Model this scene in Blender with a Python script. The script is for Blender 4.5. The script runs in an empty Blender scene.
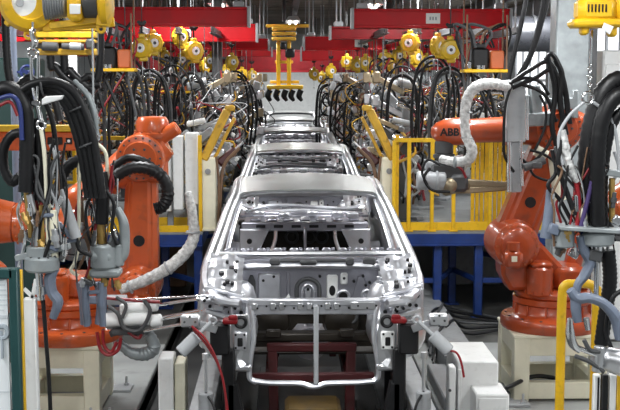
import bpy, math, random
from mathutils import Vector, Matrix
V = Vector
PI = math.pi
scn = bpy.context.scene
COL = scn.collection

# ------------------------------------------------------------------ camera, light, exposure
F_PX = 1150.0
CAM_H = 2.9
YAW = math.atan(26 / F_PX)
PITCH = math.atan(127 / F_PX)
cam_data = bpy.data.cameras.new('camera')
cam_data.sensor_width = 36.0
cam_data.lens = F_PX * 36.0 / 620.0
cam_data.clip_start = 0.1
cam_data.clip_end = 200
cam = bpy.data.objects.new('camera', cam_data)
COL.objects.link(cam)
cam.location = (0, 0, CAM_H)
cam.rotation_euler = (PI / 2 - PITCH, 0, -YAW)
scn.camera = cam
CAM_R = cam.rotation_euler.to_matrix()

world = bpy.data.worlds.new('world')
scn.world = world
world.use_nodes = True
wbg = world.node_tree.nodes['Background']
wbg.inputs['Color'].default_value = (0.93, 0.97, 1.0, 1)
wbg.inputs['Strength'].default_value = 0.08

scn.view_settings.view_transform = 'Standard'
scn.view_settings.look = 'None'
scn.view_settings.gamma = 1.0
scn.view_settings.exposure = 0.1
LAMP_W = 75.0
CZ = 4.6          # underside of the roof


def P(px, py, Y):
    """the place in the hall, at distance Y, that the photograph shows at (px, py)"""
    d = CAM_R @ V(((px - 310) / F_PX, (205 - py) / F_PX, -1.0))
    return V((0, 0, CAM_H)) + d * (Y / d.y)


# ------------------------------------------------------------------ materials
MATS = {}


def mat(name, col, metal=0.0, rough=0.5, var=0.12, scale=6.0, bump=0.0, bscale=40.0, emit=0.0, dirt=0.0, spec=0.5, coat=0.0):
    m = bpy.data.materials.new(name)
    m.use_nodes = True
    nt = m.node_tree
    b = nt.nodes['Principled BSDF']
    b.inputs['Metallic'].default_value = metal
    b.inputs['Roughness'].default_value = rough
    b.inputs['Specular IOR Level'].default_value = spec
    b.inputs['Coat Weight'].default_value = coat
    tc = nt.nodes.new('ShaderNodeTexCoord')
    n = nt.nodes.new('ShaderNodeTexNoise')
    n.inputs['Scale'].default_value = scale
    n.inputs['Detail'].default_value = 5
    nt.links.new(tc.outputs['Object'], n.inputs['Vector'])
    r = nt.nodes.new('ShaderNodeValToRGB')
    r.color_ramp.elements[0].position = 0.3
    r.color_ramp.elements[1].position = 0.7
    lo = tuple(max(0, c * (1 - var)) for c in col) + (1,)
    hi = tuple(min(1, c * (1 + var)) for c in col) + (1,)
    r.color_ramp.elements[0].color = lo
    r.color_ramp.elements[1].color = hi
    nt.links.new(n.outputs['Fac'], r.inputs['Fac'])
    out = r.outputs['Color']
    if dirt > 0:
        n2 = nt.nodes.new('ShaderNodeTexNoise')
        n2.inputs['Scale'].default_value = scale * 2.7
        n2.inputs['Detail'].default_value = 8
        nt.links.new(tc.outputs['Object'], n2.inputs['Vector'])
        r2 = nt.nodes.new('ShaderNodeValToRGB')
        r2.color_ramp.elements[0].position = 0.56
        r2.color_ramp.elements[1].position = 0.72
        r2.color_ramp.elements[0].color = (0, 0, 0, 1)
        r2.color_ramp.elements[1].color = (dirt, dirt, dirt, 1)
        nt.links.new(n2.outputs['Fac'], r2.inputs['Fac'])
        mx = nt.nodes.new('ShaderNodeMix')
        mx.data_type = 'RGBA'
        nt.links.new(r2.outputs['Color'], mx.inputs[0])
        nt.links.new(out, mx.inputs[6])
        mx.inputs[7].default_value = (0.05, 0.042, 0.035, 1)
        out = mx.outputs[2]
    nt.links.new(out, b.inputs['Base Color'])
    rr = nt.nodes.new('ShaderNodeMapRange')
    rr.inputs['To Min'].default_value = max(0.05, rough - 0.1)
    rr.inputs['To Max'].default_value = min(1, rough + 0.1)
    nt.links.new(n.outputs['Fac'], rr.inputs['Value'])
    nt.links.new(rr.outputs['Result'], b.inputs['Roughness'])
    if bump > 0:
        n3 = nt.nodes.new('ShaderNodeTexNoise')
        n3.inputs['Scale'].default_value = bscale
        n3.inputs['Detail'].default_value = 3
        nt.links.new(tc.outputs['Object'], n3.inputs['Vector'])
        bp = nt.nodes.new('ShaderNodeBump')
        bp.inputs['Strength'].default_value = bump
        bp.inputs['Distance'].default_value = 0.02
        nt.links.new(n3.outputs['Fac'], bp.inputs['Height'])
        nt.links.new(bp.outputs['Normal'], b.inputs['Normal'])
    if emit > 0:
        b.inputs['Emission Color'].default_value = tuple(col) + (1,)
        b.inputs['Emission Strength'].default_value = emit
    MATS[name] = m
    return m


mat('orange', (0.53, 0.092, 0.018), rough=0.30, var=0.14, scale=3, dirt=0.35, coat=0.5)
mat('orange_red', (0.38, 0.058, 0.013), rough=0.32, var=0.16, scale=3, dirt=0.4, coat=0.5)
mat('dark_orange', (0.42, 0.10, 0.03), rough=0.5)
mat('yellow', (0.76, 0.45, 0.012), rough=0.38, var=0.1, dirt=0.3)
mat('ochre', (0.62, 0.36, 0.03), rough=0.45, var=0.2, dirt=0.5)
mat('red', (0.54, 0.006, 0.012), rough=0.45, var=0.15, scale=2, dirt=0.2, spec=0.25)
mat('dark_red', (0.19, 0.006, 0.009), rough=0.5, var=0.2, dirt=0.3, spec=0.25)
mat('hose_red', (0.24, 0.010, 0.015), rough=0.4)
mat('hose_blue', (0.02, 0.035, 0.16), rough=0.4)
mat('hose_purple', (0.05, 0.03, 0.12), rough=0.45)
mat('blue', (0.009, 0.035, 0.17), rough=0.42, var=0.2, dirt=0.3)
mat('cream', (0.78, 0.75, 0.59), rough=0.45, var=0.05, dirt=0.06)
mat('white', (0.82, 0.83, 0.82), rough=0.4, var=0.05, dirt=0.12)
mat('wrap', (0.62, 0.62, 0.61), rough=0.38, var=0.38, scale=30, bump=0.8, bscale=38)
mat('black', (0.009, 0.009, 0.010), rough=0.45, var=0.3, spec=0.35)
mat('rubber', (0.006, 0.006, 0.007), rough=0.42, var=0.3, spec=0.35)
mat('dark_grey', (0.06, 0.062, 0.065), rough=0.5, var=0.25, dirt=0.3)
mat('grey', (0.27, 0.28, 0.29), rough=0.45, var=0.15, dirt=0.3)
mat('blue_grey', (0.15, 0.18, 0.24), rough=0.4, var=0.12, dirt=0.2)
mat('light_grey', (0.38, 0.395, 0.41), rough=0.4, var=0.1, dirt=0.15)
mat('galv', (0.30, 0.33, 0.34), metal=0.35, rough=0.45, var=0.18, scale=9)
mat('steel', (0.62, 0.63, 0.65), metal=0.9, rough=0.33, var=0.15)
mat('chrome', (0.82, 0.83, 0.84), metal=1.0, rough=0.18, var=0.08)
mat('body_steel', (0.66, 0.67, 0.69), metal=0.95, rough=0.32, var=0.10, scale=4, bump=0.04, bscale=9)
mat('roof_steel', (0.52, 0.54, 0.53), metal=0.88, rough=0.36, var=0.05, scale=2, bump=0.02, bscale=5)
mat('zinc', (0.68, 0.69, 0.73), metal=0.9, rough=0.36, var=0.14, scale=7, bump=0.10, bscale=14)
mat('panel_steel', (0.36, 0.36, 0.40), metal=0.85, rough=0.34, var=0.15, scale=5, bump=0.12, bscale=14)
mat('tan_copper', (0.33, 0.27, 0.18), metal=0.7, rough=0.42, var=0.2)
mat('brass', (0.55, 0.36, 0.12), metal=0.9, rough=0.35, var=0.2)
mat('green', (0.008, 0.03, 0.027), rough=0.5)
mat('teal_frame', (0.008, 0.05, 0.05), rough=0.45)
mat('paper', (0.78, 0.82, 0.84), rough=0.6, var=0.03)
mat('ink', (0.35, 0.40, 0.44), rough=0.7)
mat('underbody_shade', (0.022, 0.017, 0.012), metal=0.3, rough=0.45, var=0.3)  # shade low in the body shell is put into this dark colour
mat('lift_ochre', (0.13, 0.08, 0.02), rough=0.5, var=0.3, dirt=0.5)
mat('floor_shade', (0.075, 0.075, 0.07), rough=0.55, var=0.4, scale=2)  # rear floor painted dark to stand for shade under the walkways
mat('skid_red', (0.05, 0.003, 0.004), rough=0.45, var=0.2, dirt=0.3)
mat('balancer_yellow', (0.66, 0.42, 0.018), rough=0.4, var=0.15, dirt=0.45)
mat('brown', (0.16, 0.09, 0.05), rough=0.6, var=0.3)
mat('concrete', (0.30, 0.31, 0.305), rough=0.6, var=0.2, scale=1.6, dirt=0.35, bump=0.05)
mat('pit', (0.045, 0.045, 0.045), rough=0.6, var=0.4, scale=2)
mat('deck', (0.22, 0.23, 0.23), rough=0.5, var=0.2, scale=3, dirt=0.3)
mat('wall_paint', (0.40, 0.42, 0.43), rough=0.7, var=0.06, scale=1)
mat('wall_dark', (0.12, 0.14, 0.14), rough=0.7, var=0.2, scale=1)
mat('ceiling_paint', (0.20, 0.175, 0.145), rough=0.8, var=0.25, scale=1)
mat('tank', (0.05, 0.052, 0.06), rough=0.3, var=0.2)
mat('lamp_glow', (1.0, 1.0, 0.97), emit=6.0)
mat('sky_glass', (0.93, 0.96, 1.0), rough=0.2, emit=1.6, var=0.02)


# ------------------------------------------------------------------ mesh builder
def frame_for(d):
    d = d.normalized()
    a = V((0, 0, 1)) if abs(d.z) < 0.9 else V((1, 0, 0))
    u = a.cross(d).normalized()
    return u, d.cross(u).normalized(), d


def smooth_path(pts, n):
    pts = [V(p) for p in pts]
    if len(pts) < 3:
        return pts
    out = []
    q = [pts[0] * 2 - pts[1]] + pts + [pts[-1] * 2 - pts[-2]]
    for i in range(1, len(q) - 2):
        a, b, c, d = q[i - 1], q[i], q[i + 1], q[i + 2]
        for k in range(n):
            t = k / n
            out.append(0.5 * ((2 * b) + (c - a) * t + (2 * a - 5 * b + 4 * c - d) * t * t + (3 * b - a - 3 * c + d) * t ** 3))
    out.append(pts[-1])
    return out


class MB:
    def __init__(self):
        self.v = []
        self.f = []

    def add(self, vs, fs):
        o = len(self.v)
        self.v += [V(p) for p in vs]
        self.f += [tuple(i + o for i in q) for q in fs]
        return self

    def box(self, c, s, b=None, rot=None):
        """chamfered box: centre, full size, chamfer"""
        x, y, z = (k / 2 for k in s)
        if b is None:
            b = min(s) * 0.08
        b = min(b, min(s) * 0.45)
        vs, idx = [], {}
        for sx in (-1, 1):
            for sy in (-1, 1):
                for sz in (-1, 1):
                    for ax in range(3):
                        p = [sx * (x - b), sy * (y - b), sz * (z - b)]
                        p[ax] = (sx * x, sy * y, sz * z)[ax]
                        idx[(sx, sy, sz, ax)] = len(vs)
                        vs.append(V(p))
        I = lambda sx, sy, sz, ax: idx[(sx, sy, sz, ax)]
        fs = []
        for s_ in (-1, 1):
            fs.append([I(s_, -1, -1, 0), I(s_, 1, -1, 0), I(s_, 1, 1, 0), I(s_, -1, 1, 0)])
            fs.append([I(-1, s_, -1, 1), I(-1, s_, 1, 1), I(1, s_, 1, 1), I(1, s_, -1, 1)])
            fs.append([I(-1, -1, s_, 2), I(1, -1, s_, 2), I(1, 1, s_, 2), I(-1, 1, s_, 2)])
        for a in (-1, 1):
            for c_ in (-1, 1):
                fs.append([I(a, c_, -1, 0), I(a, c_, 1, 0), I(a, c_, 1, 1), I(a, c_, -1, 1)])
                fs.append([I(a, -1, c_, 0), I(a, 1, c_, 0), I(a, 1, c_, 2), I(a, -1, c_, 2)])
                fs.append([I(-1, a, c_, 1), I(1, a, c_, 1), I(1, a, c_, 2), I(-1, a, c_, 2)])
                for s_ in (-1, 1):
                    fs.append([I(a, c_, s_, 0), I(a, c_, s_, 1), I(a, c_, s_, 2)])
        R = rot if rot is not None else Matrix.Identity(3)
        c = V(c)
        fixed = []
        pv = vs
        for q in fs:
            n = (pv[q[1]] - pv[q[0]]).cross(pv[q[2]] - pv[q[0]])
            m = sum((pv[i] for i in q), V()) / len(q)
            fixed.append(q if n.dot(m) > 0 else q[::-1])
        return self.add([c + R @ p for p in vs], fixed)

    def bar(self, p0, p1, w, h, b=None, up=(0, 0, 1)):
        """box beam from p0 to p1, width w, height h"""
        p0, p1 = V(p0), V(p1)
        d = (p1 - p0)
        L = d.length
        d.normalize()
        up = V(up)
        if abs(d.dot(up)) > 0.98:
            up = V((0, 1, 0)) if abs(d.y) < 0.9 else V((1, 0, 0))
        s = d.cross(up).normalized()
        u = s.cross(d).normalized()
        R = Matrix((d, -s, u)).transposed()
        return self.box((p0 + p1) / 2, (L, w, h), b if b is not None else min(w, h) * 0.12, R)

    def cyl(self, p0, p1, r0, r1=None, n=14, bev=0.0):
        r1 = r0 if r1 is None else r1
        p0, p1 = V(p0), V(p1)
        if bev > 0:
            L = (p1 - p0).length
            return self.lathe(p0, p1 - p0, [(0, 0), (r0 - bev, 0), (r0, bev), (r1, L - bev), (r1 - bev, L), (0, L)], n)
        u, w, d = frame_for(p1 - p0)
        vs = []
        for p, r in ((p0, r0), (p1, r1)):
            for i in range(n):
                a = 2 * PI * i / n
                vs.append(p + (u * math.cos(a) + w * math.sin(a)) * r)
        fs = [(i, (i + 1) % n, n + (i + 1) % n, n + i) for i in range(n)]
        fs += [tuple(range(n))[::-1], tuple(range(n, 2 * n))]
        return self.add(vs, fs)

    def lathe(self, o, axis, prof, n=20):
        """prof: (radius, height) pairs along the axis"""
        o = V(o)
        u, w, d = frame_for(V(axis))
        vs, rows = [], []
        for r, h in prof:
            if r < 1e-6:
                rows.append([len(vs)] * n)
                vs.append(o + d * h)
            else:
                rows.append(list(range(len(vs), len(vs) + n)))
                for i in range(n):
                    a = 2 * PI * i / n
                    vs.append(o + d * h + (u * math.cos(a) + w * math.sin(a)) * r)
        fs = []
        for A, B in zip(rows, rows[1:]):
            for i in range(n):
                j = (i + 1) % n
                q = []
                for k in (A[i], A[j], B[j], B[i]):
                    if k not in q:
                        q.append(k)
                if len(q) > 2:
                    fs.append(tuple(q))
        return self.add(vs, fs)

    def tube(self, pts, r, seg=8, n=6, rib=0.0, pitch=0.02, flat=1.0, caps=True):
        """round (or flattened) tube along a smooth path; r may be a list per control point"""
        ctrl = [V(p) for p in pts]
        path = smooth_path(ctrl, n) if n > 1 else ctrl
        if rib > 0:
            res = [path[0]]
            for a, b in zip(path, path[1:]):
                k = max(1, int((b - a).length / (pitch / 2)))
                for j in range(1, k + 1):
                    res.append(a.lerp(b, j / k))
            path = res
        m = len(path)
        if isinstance(r, (list, tuple)):
            rad = []
            for i in range(m):
                t = i / (m - 1) * (len(r) - 1)
                k = min(int(t), len(r) - 2)
                rad.append(r[k] + (r[k + 1] - r[k]) * (t - k))
        else:
            rad = [r] * m
        if rib > 0:
            rad = [x * (1 + (rib if i % 2 else -rib)) for i, x in enumerate(rad)]
        u = None
        vs = []
        for i, p in enumerate(path):
            d = (path[min(i + 1, m - 1)] - path[max(i - 1, 0)])
            if d.length < 1e-9:
                d = V((0, 0, 1))
            d.normalize()
            if u is None:
                u = frame_for(d)[0]
            else:
                u = (u - d * u.dot(d))
                u = u.normalized() if u.length > 1e-6 else frame_for(d)[0]
            w = d.cross(u)
            for k in range(seg):
                a = 2 * PI * k / seg
                vs.append(p + u * math.cos(a) * rad[i] + w * math.sin(a) * rad[i] * flat)
        fs = []
        for i in range(m - 1):
            for k in range(seg):
                k2 = (k + 1) % seg
                fs.append((i * seg + k, i * seg + k2, (i + 1) * seg + k2, (i + 1) * seg + k))
        if caps:
            fs.append(tuple(range(seg))[::-1])
            fs.append(tuple(range((m - 1) * seg, m * seg)))
        return self.add(vs, fs)

    def torus(self, c, axis, R, r, n=20, m=8):
        c = V(c)
        u, w, d = frame_for(V(axis))
        vs = []
        for i in range(n):
            a = 2 * PI * i / n
            e = u * math.cos(a) + w * math.sin(a)
            for k in range(m):
                b = 2 * PI * k / m
                vs.append(c + e * (R + r * math.cos(b)) + d * r * math.sin(b))
        fs = []
        for i in range(n):
            for k in range(m):
                fs.append((i * m + k, ((i + 1) % n) * m + k, ((i + 1) % n) * m + (k + 1) % m, i * m + (k + 1) % m))
        return self.add(vs, fs)

    def ball(self, c, r, n=14, sc=(1, 1, 1)):
        c = V(c)
        prof = [(math.sin(PI * i / 8) * r, -math.cos(PI * i / 8) * r) for i in range(9)]
        prof[0] = (0, -r)
        prof[-1] = (0, r)
        o = len(self.v)
        self.lathe((0, 0, 0), (0, 0, 1), prof, n)
        for i in range(o, len(self.v)):
            p = self.v[i]
            self.v[i] = c + V((p.x * sc[0], p.y * sc[1], p.z * sc[2]))
        return self

    def prism(self, poly, o, u, w, depth, bev=0.0):
        """polygon (a,b) in the plane o+a*u+b*w, extruded by depth along u x w, edges chamfered"""
        o, u, w = V(o), V(u).normalized(), V(w).normalized()
        nrm = u.cross(w)
        n = len(poly)
        area = sum(poly[i][0] * poly[(i + 1) % n][1] - poly[(i + 1) % n][0] * poly[i][1] for i in range(n))
        if area < 0:
            poly = poly[::-1]

        def inset(b):
            out = []
            for i in range(n):
                p0, p1, p2 = (V((*poly[(i + k) % n], 0)) for k in (-1, 0, 1))
                e1 = (p1 - p0)
                e2 = (p2 - p1)
                if e1.length < 1e-9 or e2.length < 1e-9:
                    out.append(p1)
                    continue
                e1.normalize()
                e2.normalize()
                n1, n2 = V((-e1.y, e1.x, 0)), V((-e2.y, e2.x, 0))
                m = n1 + n2
                k = m.length_squared
                out.append(p1 + m * (2 * b / k if k > 0.3 else b))
            return out
        rings = [(inset(bev), 0.0), (inset(0), bev), (inset(0), depth - bev), (inset(bev), depth)] if bev > 0 else [(inset(0), 0.0), (inset(0), depth)]
        vs = []
        for ring, h in rings:
            vs += [o + u * p.x + w * p.y + nrm * h for p in ring]
        fs = []
        for k in range(len(rings) - 1):
            for i in range(n):
                j = (i + 1) % n
                fs.append((k * n + i, k * n + j, (k + 1) * n + j, (k + 1) * n + i))
        fs.append(tuple(range(n))[::-1])
        fs.append(tuple(range((len(rings) - 1) * n, len(rings) * n)))
        return self.add(vs, fs)

    def link(self, p0, r0, p1, r1, y0, y1, bev=0.02, n=12):
        """two circles in the XZ plane joined by their tangents, from y0 to y1"""
        a = math.atan2(p1[1] - p0[1], p1[0] - p0[0])
        d = math.hypot(p1[0] - p0[0], p1[1] - p0[1])
        t = math.acos(max(-1, min(1, (r0 - r1) / d)))
        poly = []
        for i in range(n + 1):
            b = a + t + (2 * PI - 2 * t) * i / n
            poly.append((p0[0] + r0 * math.cos(b), p0[1] + r0 * math.sin(b)))
        for i in range(n + 1):
            b = a - t + 2 * t * i / n
            poly.append((p1[0] + r1 * math.cos(b), p1[1] + r1 * math.sin(b)))
        return self.prism(poly, (0, y1, 0), (1, 0, 0), (0, 0, 1), y1 - y0, bev)

    def grid(self, fn, nu, nv, thick=0.0):
        """surface fn(s,t), s,t in 0..1, given thickness downwards"""
        vs = [V(fn(i / nu, j / nv)) for j in range(nv + 1) for i in range(nu + 1)]
        W = nu + 1
        fs = [(j * W + i, j * W + i + 1, (j + 1) * W + i + 1, (j + 1) * W + i) for j in range(nv) for i in range(nu)]
        if thick:
            N = len(vs)
            nr = [V() for _ in vs]
            for q in fs:
                k = (vs[q[1]] - vs[q[0]]).cross(vs[q[2]] - vs[q[0]])
                for i in q:
                    nr[i] += k
            vs2 = [p - k.normalized() * thick for p, k in zip(vs, nr)]
            f2 = [tuple(i + N for i in q[::-1]) for q in fs]
            rim = [i for i in range(W)] + [j * W + nu for j in range(1, nv + 1)] + [nv * W + i for i in range(nu - 1, -1, -1)] + [j * W for j in range(nv - 1, 0, -1)]
            f3 = [(rim[k], rim[k - 1], rim[k - 1] + N, rim[k] + N) for k in range(len(rim))]
            vs, fs = vs + vs2, fs + f2 + f3
        return self.add(vs, fs)

    def bolts(self, c, axis, R, k, r=0.008, h=0.008, a0=0.0):
        c = V(c)
        u, w, d = frame_for(V(axis))
        for i in range(k):
            a = a0 + 2 * PI * i / k
            p = c + (u * math.cos(a) + w * math.sin(a)) * R
            self.cyl(p, p + d * h, r, n=6)
        return self

    def build(self, name, m, parent=None, angle=38):
        off = V((0, 0, 0))
        q = parent
        while q is not None:
            off += q.location
            q = q.parent
        me = bpy.data.meshes.new(name)
        me.from_pydata([p - off for p in self.v], [], self.f)
        me.materials.append(MATS[m] if isinstance(m, str) else m)
        me.validate()
        me.shade_smooth()
        me.set_sharp_from_angle(angle=math.radians(angle))
        o = bpy.data.objects.new(name, me)
        COL.objects.link(o)
        if parent is not None:
            o.parent = parent
        return o


def islands(mb):
    par = list(range(len(mb.v)))

    def find(i):
        while par[i] != i:
            par[i] = par[par[i]]
            i = par[i]
        return i
    for q in mb.f:
        for i in q[1:]:
            par[find(i)] = find(q[0])
    out = {}
    for q in mb.f:
        out.setdefault(find(q[0]), []).append(q)
    res = []
    for fs in out.values():
        m = MB()
        ids = {}
        for q in fs:
            for i in q:
                if i not in ids:
                    ids[i] = len(m.v)
                    m.v.append(mb.v[i])
            m.f.append(tuple(ids[i] for i in q))
        res.append(m)
    return res


def build_each(mb, name, m, parent):
    """one mesh object for every separate piece"""
    return [k.build(name, m, parent) for k in islands(mb)]


def tag(o, label, cat, group=None, kind=None):
    if label:
        o['label'] = label
    if cat:
        o['category'] = cat
    if group:
        o['group'] = group
    if kind:
        o['kind'] = kind
    return o


def thing(name, label, cat, loc=(0, 0, 0), group=None):
    o = bpy.data.objects.new(name, None)
    o.empty_display_size = 0.1
    COL.objects.link(o)
    o.location = loc
    return tag(o, label, cat, group)


def dup(root, loc, rz=0.0, label=None, group=None, sc=None):
    def cp(o, par):
        c = o.copy()
        COL.objects.link(c)
        if par is not None:
            c.parent = par
        for ch in o.children:
            cp(ch, c)
        return c
    r = cp(root, None)
    r.location = loc
    r.rotation_euler = (0, 0, rz)
    if sc:
        r.scale = (sc,) * 3 if isinstance(sc, (int, float)) else sc
    if label:
        r['label'] = label
    if group:
        r['group'] = group
    return r


def struct(mb, name, m):
    o = mb.build(name, m)
    o['kind'] = 'structure'
    return o


def spread(c, i, n):
    return c * (i - (n - 1) / 2)

# ================================================================== the hall
mb = MB()
mb.box((-3.55, 4.2, -0.1), (4.5, 16.4, 0.2), 0.01)
mb.box((3.65, 4.2, -0.1), (4.6, 16.4, 0.2), 0.01)
struct(mb, 'floor', 'concrete')
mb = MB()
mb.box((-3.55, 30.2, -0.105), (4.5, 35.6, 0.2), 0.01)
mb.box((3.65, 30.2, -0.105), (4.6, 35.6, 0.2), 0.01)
struct(mb, 'floor_rear', 'floor_shade')
mb = MB()
mb.box((0.02, 22, -0.35), (2.68, 52, 0.1), 0.0)
mb.box((-1.31, 22, -0.2), (0.02, 52, 0.3), 0.0)
mb.box((1.36, 22, -0.2), (0.02, 52, 0.3), 0.0)
struct(mb, 'floor_pit', 'pit')
HY = 46.0
mb = MB()
mb.box((0, HY, 2.6), (12, 0.2, 5.6), 0.01)
struct(mb, 'wall_back', 'white')
mb = MB()
mb.box((-5.6, 22, 2.6), (0.2, 50, 5.6), 0.01)
struct(mb, 'wall_left', 'wall_paint')
mb = MB()
mb.box((5.6, 22, 2.6), (0.2, 50, 5.6), 0.01)
struct(mb, 'wall_right', 'wall_paint')
mb = MB()
mb.box((0, 22, CZ + 0.12), (12, 50, 0.16), 0.01)
for i in range(60):                                   # corrugated sheeting under the roof
    mb.box((0, 6 + i * 0.65, CZ + 0.02), (11, 0.28, 0.1), 0.03)
struct(mb, 'ceiling', 'ceiling_paint')
for i, x in enumerate((-4.2, -2.0, 0.25, 2.4, 4.4)):   # roof purlins along the hall
    mb = MB()
    mb.box((x, 23, CZ - 0.12), (0.14, 45.6, 0.18), 0.01)
    struct(mb, 'trim_%d' % (i + 1), 'dark_grey')

# tall windows in the right hand wall
for i, y in enumerate((14.5, 19.5, 25.5)):
    mb = MB()
    for k in range(5):
        mb.bar((5.46, y - 1.6 + k * 0.8, 1.7), (5.46, y - 1.6 + k * 0.8, 4.0), 0.06, 0.06)
    for z in (1.7, 2.85, 4.0):
        mb.bar((5.46, y - 1.6, z), (5.46, y + 1.6, z), 0.06, 0.06)
    w = struct(mb, 'window_%d' % (i + 1), 'light_grey')
    g = MB()
    g.box((5.485, y, 2.85), (0.02, 3.2, 2.3), 0.0)
    g.build('pane', 'sky_glass', w)

# the ceiling lamps: a steel tray, a white tube diffuser, and the light it gives
LAMPS = [(-1.6, 1.2), (1.6, 1.2), (-3.6, 1.5), (3.8, 1.5), (0, -1.5), (-2.6, 4.2), (1.0, 4.6), (-1.0, 6.5), (3.6, 6.0), (-3.4, 10.0), (-1.3, 10.5), (1.7, 10.5), (3.4, 10.0),  # pairs just ahead of the camera are unseen, added for frontal fill
         (-1.3, 15.0), (1.7, 15.0), (-3.6, 16.5), (3.8, 16.5), (-1.1, 20.0), (1.5, 20.0), (0.2, 25.5), (-3.0, 25.0), (3.2, 25.0), (0.2, 32), (-1.2, 41.5), (1.6, 41.5)]  # the farthest pair is added to brighten the back wall
LZ = 4.12
for i, (x, y) in enumerate(LAMPS):
    where = 'over the left bays' if x < -2 else 'over the right bays' if x > 2 else 'over the car line'
    t = thing('ceiling_lamp', 'white fluorescent ceiling lamp hanging %s' % where, 'ceiling lamp', (x, y, LZ), 'fluorescent lamps %s' % where)
    b = MB()
    b.prism([(-0.16, 0), (0.16, 0), (0.10, 0.09), (-0.10, 0.09)], (x, y + 0.75, LZ), (1, 0, 0), (0, 0, 1), 1.5, 0.005)
    b.cyl((x, y - 0.5, LZ + 0.08), (x, y - 0.5, CZ), 0.008, n=6)
    b.cyl((x, y + 0.5, LZ + 0.08), (x, y + 0.5, CZ), 0.008, n=6)
    b.build('lamp_housing', 'white', t)
    b = MB()
    for s in (-0.07, 0.07):
        b.cyl((x + s, y - 0.7, LZ - 0.02), (x + s, y + 0.7, LZ - 0.02), 0.018, n=8)
    b.build('fluorescent_tube', 'lamp_glow', t)
    ld = bpy.data.lights.new('tube_light', 'AREA')
    ld.shape = 'RECTANGLE'
    ld.size, ld.size_y = 0.3, 1.45
    ld.energy = LAMP_W * (2.2 if y > 40 else 1.1 if y > 7 else 0.85)
    ld.color = (0.97, 0.99, 1.0)
    lo = bpy.data.objects.new('tube_light', ld)
    COL.objects.link(lo)
    lo.parent = t
    lo.location = (0, 0, -0.06)

# ================================================================== walkways and guard rails
DZ = 1.06


def platform(name, label, x0, x1, y0, y1, legs):
    t = thing(name, label, 'platform', ((x0 + x1) / 2, y0, 0))
    b = MB()
    b.box(((x0 + x1) / 2, (y0 + y1) / 2, DZ - 0.015), (x1 - x0, y1 - y0, 0.03), 0.004)
    b.build('deck_plate', 'deck', t)
    b = MB()
    for y in (y0 + 0.04, y0 + 2.6, y0 + 5.2, y1 - 0.05):
        b.box(((x0 + x1) / 2, y, DZ - 0.1), (x1 - x0, 0.08, 0.15), 0.006)
        b.box(((x0 + x1) / 2, y, DZ - 0.165), (x1 - x0, 0.14, 0.015), 0.002)
    for x in (x0 + 0.04, x1 - 0.04):
        b.box((x, (y0 + y1) / 2, DZ - 0.1), (0.08, y1 - y0, 0.15), 0.006)
    b.build('beam_frame', 'blue', t)
    for (x, y) in legs:
        b = MB()
        b.bar((x, y, 0.012), (x, y, DZ - 0.17), 0.1, 0.1)
        b.box((x, y, 0.008), (0.18, 0.18, 0.016), 0.003)
        b.build('leg', 'blue', t)
    for (xa, ya), (xb, yb) in zip(legs, legs[1:]):
        b = MB()
        b.bar((xa, ya, 0.45), (xb, yb, 0.45), 0.05, 0.06)
        b.build('brace', 'blue', t)
    return t


platform('platform', 'blue steel walkway with grey deck behind the right robot', 1.30, 4.9, 13.7, 24,
         [(1.38, 13.78), (1.86, 13.78), (2.16, 14.6), (2.36, 13.78), (3.0, 13.78), (4.2, 13.78), (1.38, 18), (1.38, 23)])
platform('platform', 'blue steel walkway with grey deck behind the left robots', -4.9, -0.98, 13.7, 24,
         [(-1.04, 13.78), (-1.5, 14.4), (-2.0, 13.78), (-2.9, 13.78), (-4.0, 13.78), (-1.04, 18), (-1.04, 23)])


def railing(label, pts, posts, z0=DZ, h=1.1):
    t = thing('guard_rail', label, 'railing', (pts[0][0], pts[0][1], z0))
    for (x, y) in posts:
        b = MB()
        b.bar((x, y, z0), (x, y, z0 + h), 0.045, 0.045)
        b.box((x, y, z0 + 0.008), (0.1, 0.1, 0.016), 0.002)
        b.build('post', 'yellow', t)
    for z, nm, w in ((h, 'top_rail', 0.05), (0.55, 'mid_rail', 0.035), (0.06, 'toe_board', 0.1)):
        if nm == 'mid_rail' and 'open' in label:
            continue
        b = MB()
        for p, q in zip(pts, pts[1:]):
            b.bar((p[0], p[1], z0 + z), (q[0], q[1], z0 + z), 0.04 if nm != 'toe_board' else 0.012, w)
        b.build(nm, 'yellow', t)
    return t


railing('open yellow guard rail along the front of the right walkway', [(1.32, 13.74), (3.6, 13.74)],
        [(1.32, 13.74), (1.50, 13.74), (1.78, 13.74), (2.04, 13.74), (2.48, 13.74), (3.55, 13.74)])
railing('yellow guard rail behind the white cabinets on the left walkway', [(-3.6, 14.3), (-1.15, 14.3)],
        [(-1.15, 14.3), (-1.75, 14.3), (-2.6, 14.3), (-3.55, 14.3)])
t = thing('toe_plate', 'yellow toe plate along the front edge of the left walkway', 'toe plate', (-2.3, 13.73, DZ))
b = MB()
b.box((-2.3, 13.73, DZ + 0.04), (2.6, 0.02, 0.08), 0.003)
b.build('plate', 'yellow', t)
b = MB()
for x in (-3.4, -2.3, -1.2):
    b.box((x, 13.76, DZ + 0.01), (0.08, 0.06, 0.02), 0.003)
build_each(b, 'lug', 'yellow', t)
railing('yellow guard rail along the rear of the right walkway beside the car line', [(1.36, 17.0), (1.36, 23.5)], [(1.36, 17.0 + 1.3 * k) for k in range(6)])
railing('yellow guard rail along the rear of the left walkway beside the car line', [(-1.04, 17.0), (-1.04, 23.5)], [(-1.04, 17.0 + 1.3 * k) for k in range(6)])

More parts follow.
